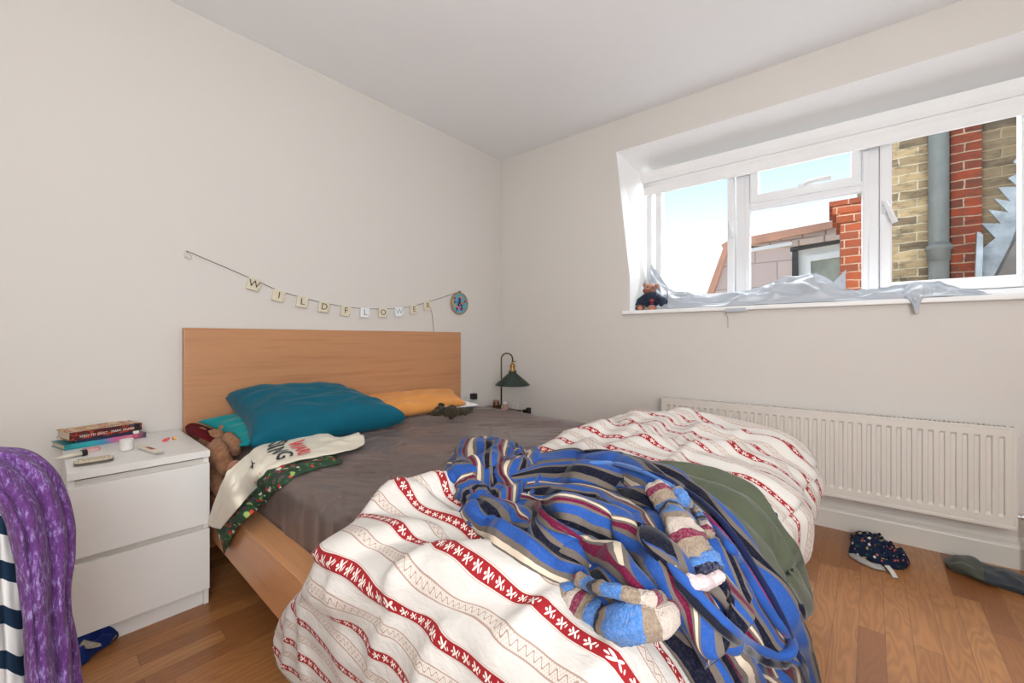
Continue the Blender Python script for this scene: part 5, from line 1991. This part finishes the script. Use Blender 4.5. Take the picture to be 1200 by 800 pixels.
# knot and tail hanging over the edge on the right
sheetlet('hanging_tail', [[SP(1060, 338, .02), SP(1070, 331, .03), SP(1082, 331, .03), SP(1094, 340, .02)],
                          [SP(1060, 347, -.01), SP(1069, 342, -.02), SP(1080, 341, -.02), SP(1090, 347, -.01)],
                          [SP(1067, 353, -.045), SP(1072, 352, -.048), SP(1076, 351, -.048), SP(1080, 351, -.045)],
                          [SP(1073, 367, -.045), SP(1074, 368, -.046), SP(1075, 368, -.046), SP(1076, 366, -.045)]], 24, 30, .006, 2.0)
bm = bmesh.new()
cl_ = [SP(850, 362, -.028), SP(862, 362.5, -.035), SP(875, 361, -.03)]
obox(bm, SP(862, 363, -.034), Vector((1, 0, 0)), Vector((0, 1, 0)), ez, .010, .11, .022, .003)
finish('stiff_hem', bm, m_bo, bo)
bm = bmesh.new(); tube(bm, [SP(851, 366, -.037), SP(853, 374, -.039), SP(853, 384, -.039)], .0013, 6); finish('pull_cord', bm, mat_string, bo)

# plush monkey sitting in the sill corner
mk0 = Sz(766, .05)
mk = thing('plush_toy', 'small plush toy in navy jumper sitting in the corner of the sill', 'plush toy', mk0)
m_face = fur('pinkish_plush', (.50, .27, .20), (.38, .18, .13)); m_brn = fur('brown_plush', (.22, .11, .08), (.12, .06, .045))
m_jump = cloth('navy_jumper', (.022, .032, .060), .9, bs=60)
def MP(px, py, x=.05): return P(px, py, x=x)


u_ = (MP(776, 350) - MP(766, 350)).length / 10     # metres per pixel here
bm = bmesh.new(); blob(bm, MP(763, 351), (11 * u_, 11 * u_, 10 * u_), fuzz=.1)
tube(bm, [MP(758, 348, .03), MP(751, 353, .02), MP(749, 359, .02)], 5 * u_, 12); tube(bm, [MP(770, 348, .03), MP(776, 352, .02), MP(778, 357, .02)], 5 * u_, 12)
finish('jumper', bm, m_jump, mk, smooth=True)
bm = bmesh.new(); blob(bm, MP(762, 338.5), (7 * u_, 7.5 * u_, 6.5 * u_), fuzz=.08); finish('head', bm, m_face, mk, smooth=True)
bm = bmesh.new(); blob(bm, MP(758.5, 340.5, .02), (5 * u_, 5 * u_, 3.8 * u_)); finish('muzzle', bm, cloth('brown_muzzle', (.30, .12, .08), .8), mk, smooth=True)
bm = bmesh.new(); blob(bm, MP(765, 337, .012), (1.0 * u_, 1.0 * u_, 1.0 * u_)); blob(bm, MP(759, 336, .012), (1.0 * u_, 1.0 * u_, 1.0 * u_)); finish('eyes', bm, mat_dark, mk, smooth=True)
for q in ((770, 335), (756, 334)):
    bm = bmesh.new(); blob(bm, MP(q[0], q[1]), (2.5 * u_, 2.5 * u_, 3 * u_)); finish('ear', bm, m_face, mk, smooth=True)
for q in ((750, 361), (764, 361.5)):
    bm = bmesh.new(); blob(bm, MP(q[0], q[1], .005), (5.5 * u_, 5.5 * u_, 4.5 * u_), fuzz=.1)
    lg_ = finish('foot', bm, m_face if q[0] > 755 else m_brn, mk, smooth=True)
    bm = bmesh.new(); lathe(bm, [(0, 0), (2.6 * u_, 0), (2.4 * u_, .003), (0, .004)], MP(q[0], q[1], .005 - 5.2 * u_), Vector((-1, -.3, .2)).normalized(), 14)
    finish('foot_pad', bm, cloth('orange_pad', (.55, .22, .13), .8), lg_)
bm = bmesh.new(); obox(bm, MP(764, 352, .05 - 10.3 * u_), Vector((1, 0, 0)), Vector((0, 1, 0)), ez, .003, 4.5 * u_, 3 * u_, .001); obox(bm, MP(764, 355.5, .05 - 10.6 * u_), Vector((1, 0, 0)), Vector((0, 1, 0)), ez, .003, 3 * u_, 1.4 * u_, .001)
finish('red_motif', bm, cloth('red_motif', (.42, .06, .05), .8), mk)
ROT = False

# ------------------------------------------------------------------ clothes over a chair at the left edge
def cl(pts, y, dy=0.): return [P(a, b, y=y + dy * k) for k, (a, b) in enumerate(pts)]


m_pur = M('purple_slub_knit', (.2, .06, .3), .9, spec=.15, sheen=.12)
_v = m_pur.coord(scale=(1, 1, .8))
_n1 = m_pur.noise(m_pur.coord(scale=(190, 190, 55)), 1.0, 3, .7)
_n2 = m_pur.noise(m_pur.coord(), 22, 3, .6)
m_pur.setcol(m_pur.ramp(_n1 * .7 + _n2 * .3, [(.36, (.105, .034, .145)), (.52, (.150, .055, .215)), (.60, (.30, .20, .46)), (.70, (.42, .36, .60))]))
m_pur.bump(_n1, .4, .004); m_pur = m_pur.m
pgd = [cl([(-46, 548), (-30, 575), (-2, 600), (12, 650), (22, 720), (26, 790), (28, 840)], -1.20),
       cl([(-42, 535), (-6, 556), (22, 600), (36, 660), (42, 730), (46, 790), (48, 840)], -1.225),
       cl([(-36, 528), (10, 541), (42, 580), (54, 650), (58, 720), (64, 790), (66, 840)], -1.19),
       cl([(-30, 524), (24, 532), (58, 566), (72, 620), (72, 700), (80, 770), (84, 840)], -1.17),
       cl([(-26, 522), (32, 527), (66, 556), (83, 606), (84, 648), (79, 700), (90, 760), (92, 840)], -1.12),
       cl([(-20, 525), (36, 528), (64, 560), (78, 606), (80, 648), (76, 700), (86, 760), (88, 840)], -1.05)]


def d_pur(a, b, p):
    w = b + .05 * nz(a * 3, b * 2, 4)
    return Vector((.25, -1, 0)).normalized() * ((.020 * ridge(w * 4.2 + .2) + .012 * nz(a * 5, b * 5, 2) + .006 * nz(a * 14, b * 9, 2)) * ss(0, .12, a))


PG = patch(pgd, 120, 90, None, disp=d_pur, smoothn=0)
pu = grid_obj('knitted_jumper', PG, m_pur, None, thick=.004)
tag(pu, 'purple flecked knitted jumper hanging over the chair at left edge', 'jumper')
m_stp = M('navy_striped_cotton', (.7, .7, .7), .85, spec=.15)
_uv = m_stp.node('ShaderNodeTexCoord'); _a, _b, _c = m_stp.xyz(_uv.outputs['UV'])
_st = ((_a / .088) + .1).fract().lt(.42)
m_stp.setcol(m_stp.mix(_st, (.74, .73, .70), (.012, .030, .060)))
m_stp = m_stp.m
sgd = [cl([(-40, 560), (-34, 620), (-30, 700), (-26, 780), (-24, 840)], -1.17),
       cl([(-16, 566), (-8, 612), (-4, 690), (0, 770), (2, 840)], -1.185),
       cl([(-2, 560), (12, 604), (18, 680), (22, 760), (26, 840)], -1.165),
       cl([(10, 556), (28, 598), (34, 670), (38, 750), (42, 840)], -1.15)]
SGr = patch(sgd, 70, 40, None, disp=lambda a, b, p: Vector((.1, -1, 0)) * (.010 * ridge(b * 2.3) + .006 * nz(a * 6, b * 5)), smoothn=0)
_L = arclen_uv(SGr)
st = grid_obj('striped_top', SGr, m_stp, None, lambda i, j: (_L(i, j)[0] + .012 * sin(j / 39 * 6) + .02 * j / 39, 0), thick=.003)
tag(st, 'navy and white striped top hanging beneath the purple jumper', 'top')
ch = thing('wooden_chair', 'plain wooden chair under the purple jumper at the left edge', 'chair', (-2.93, -1.0, FLOOR))
m_chw = wood('chair_beech', (.45, .28, .15), (.36, .2, .1), 'z')
zr = P(10, 533, y=-1.12).z - .02
for (a, b, h_) in ((-3.12, -1.085, zr), (-2.70, -1.085, zr), (-3.12, -.72, .40), (-2.70, -.72, .40)):
    bm = bmesh.new(); box(bm, a - .016, a + .016, b - .016, b + .016, FLOOR, h_, .003); finish('leg', bm, m_chw, ch)
for z_ in (zr - .05, zr - .17):
    bm = bmesh.new(); box(bm, -3.104, -2.716, -1.095, -1.075, z_ - .025, z_ + .025, .004); finish('back_rail', bm, m_chw, ch)
bm = bmesh.new(); box(bm, -3.14, -2.69, -1.06, -.70, .40, .42, .005); finish('seat', bm, m_chw, ch)
# ------------------------------------------------------------------ light
w = bpy.data.worlds.new('sky'); bpy.context.scene.world = w; w.use_nodes = True
nt = w.node_tree; bg = nt.nodes['Background']
tc = nt.nodes.new('ShaderNodeTexCoord'); sx = nt.nodes.new('ShaderNodeSeparateXYZ')
nt.links.new(tc.outputs['Generated'], sx.inputs[0])
rp = nt.nodes.new('ShaderNodeValToRGB')
els = rp.color_ramp.elements
els[0].position = 0.0; els[0].color = (.93, .95, .98, 1)
els[1].position = .46; els[1].color = (.36, .60, .93, 1)
e = els.new(.20); e.color = (.88, .94, 1.0, 1)
e = els.new(.31); e.color = (.62, .80, .98, 1)
e = els.new(1.0); e.color = (.42, .58, .85, 1)
nt.links.new(sx.outputs[2], rp.inputs[0]); nt.links.new(rp.outputs[0], bg.inputs[0])
bg.inputs[1].default_value = .92


def area(name, loc, tgt, sx_, sy_, power, col=(1, 1, 1)):
    l = bpy.data.lights.new(name, 'AREA'); l.shape = 'RECTANGLE'; l.size = sx_; l.size_y = sy_; l.energy = power; l.color = col
    o = bpy.data.objects.new(name, l); C.objects.link(o); o.location = loc
    o.rotation_euler = (Vector(tgt) - Vector(loc)).to_track_quat('-Z', 'Y').to_euler()
    return o


area('daylight', (.85, -2.15, 2.78), (-1.3, -1.7, .5), 2.2, .7, 230, (.93, .97, 1.0))
l = bpy.data.lights.new('room_fill', 'POINT'); l.energy = 14; l.shadow_soft_size = .35; l.color = (1.0, .98, .95)  # unseen fill added behind the camera to lift walls and ceiling
o = bpy.data.objects.new('room_fill', l); C.objects.link(o); o.location = (-3.1, -3.2, 1.75)
area('ceiling_fill', (-3.0, -3.1, 1.2), (-1.5, -1.5, 2.5), 1.2, 1.2, 42, (.95, .97, 1.0))  # added uplight behind the camera, brightens the ceiling; not a fitting of the room
vs = bpy.context.scene.view_settings
vs.view_transform = 'Standard'; vs.look = 'None'; vs.gamma = 1; vs.use_curve_mapping = False
vs.exposure = .5
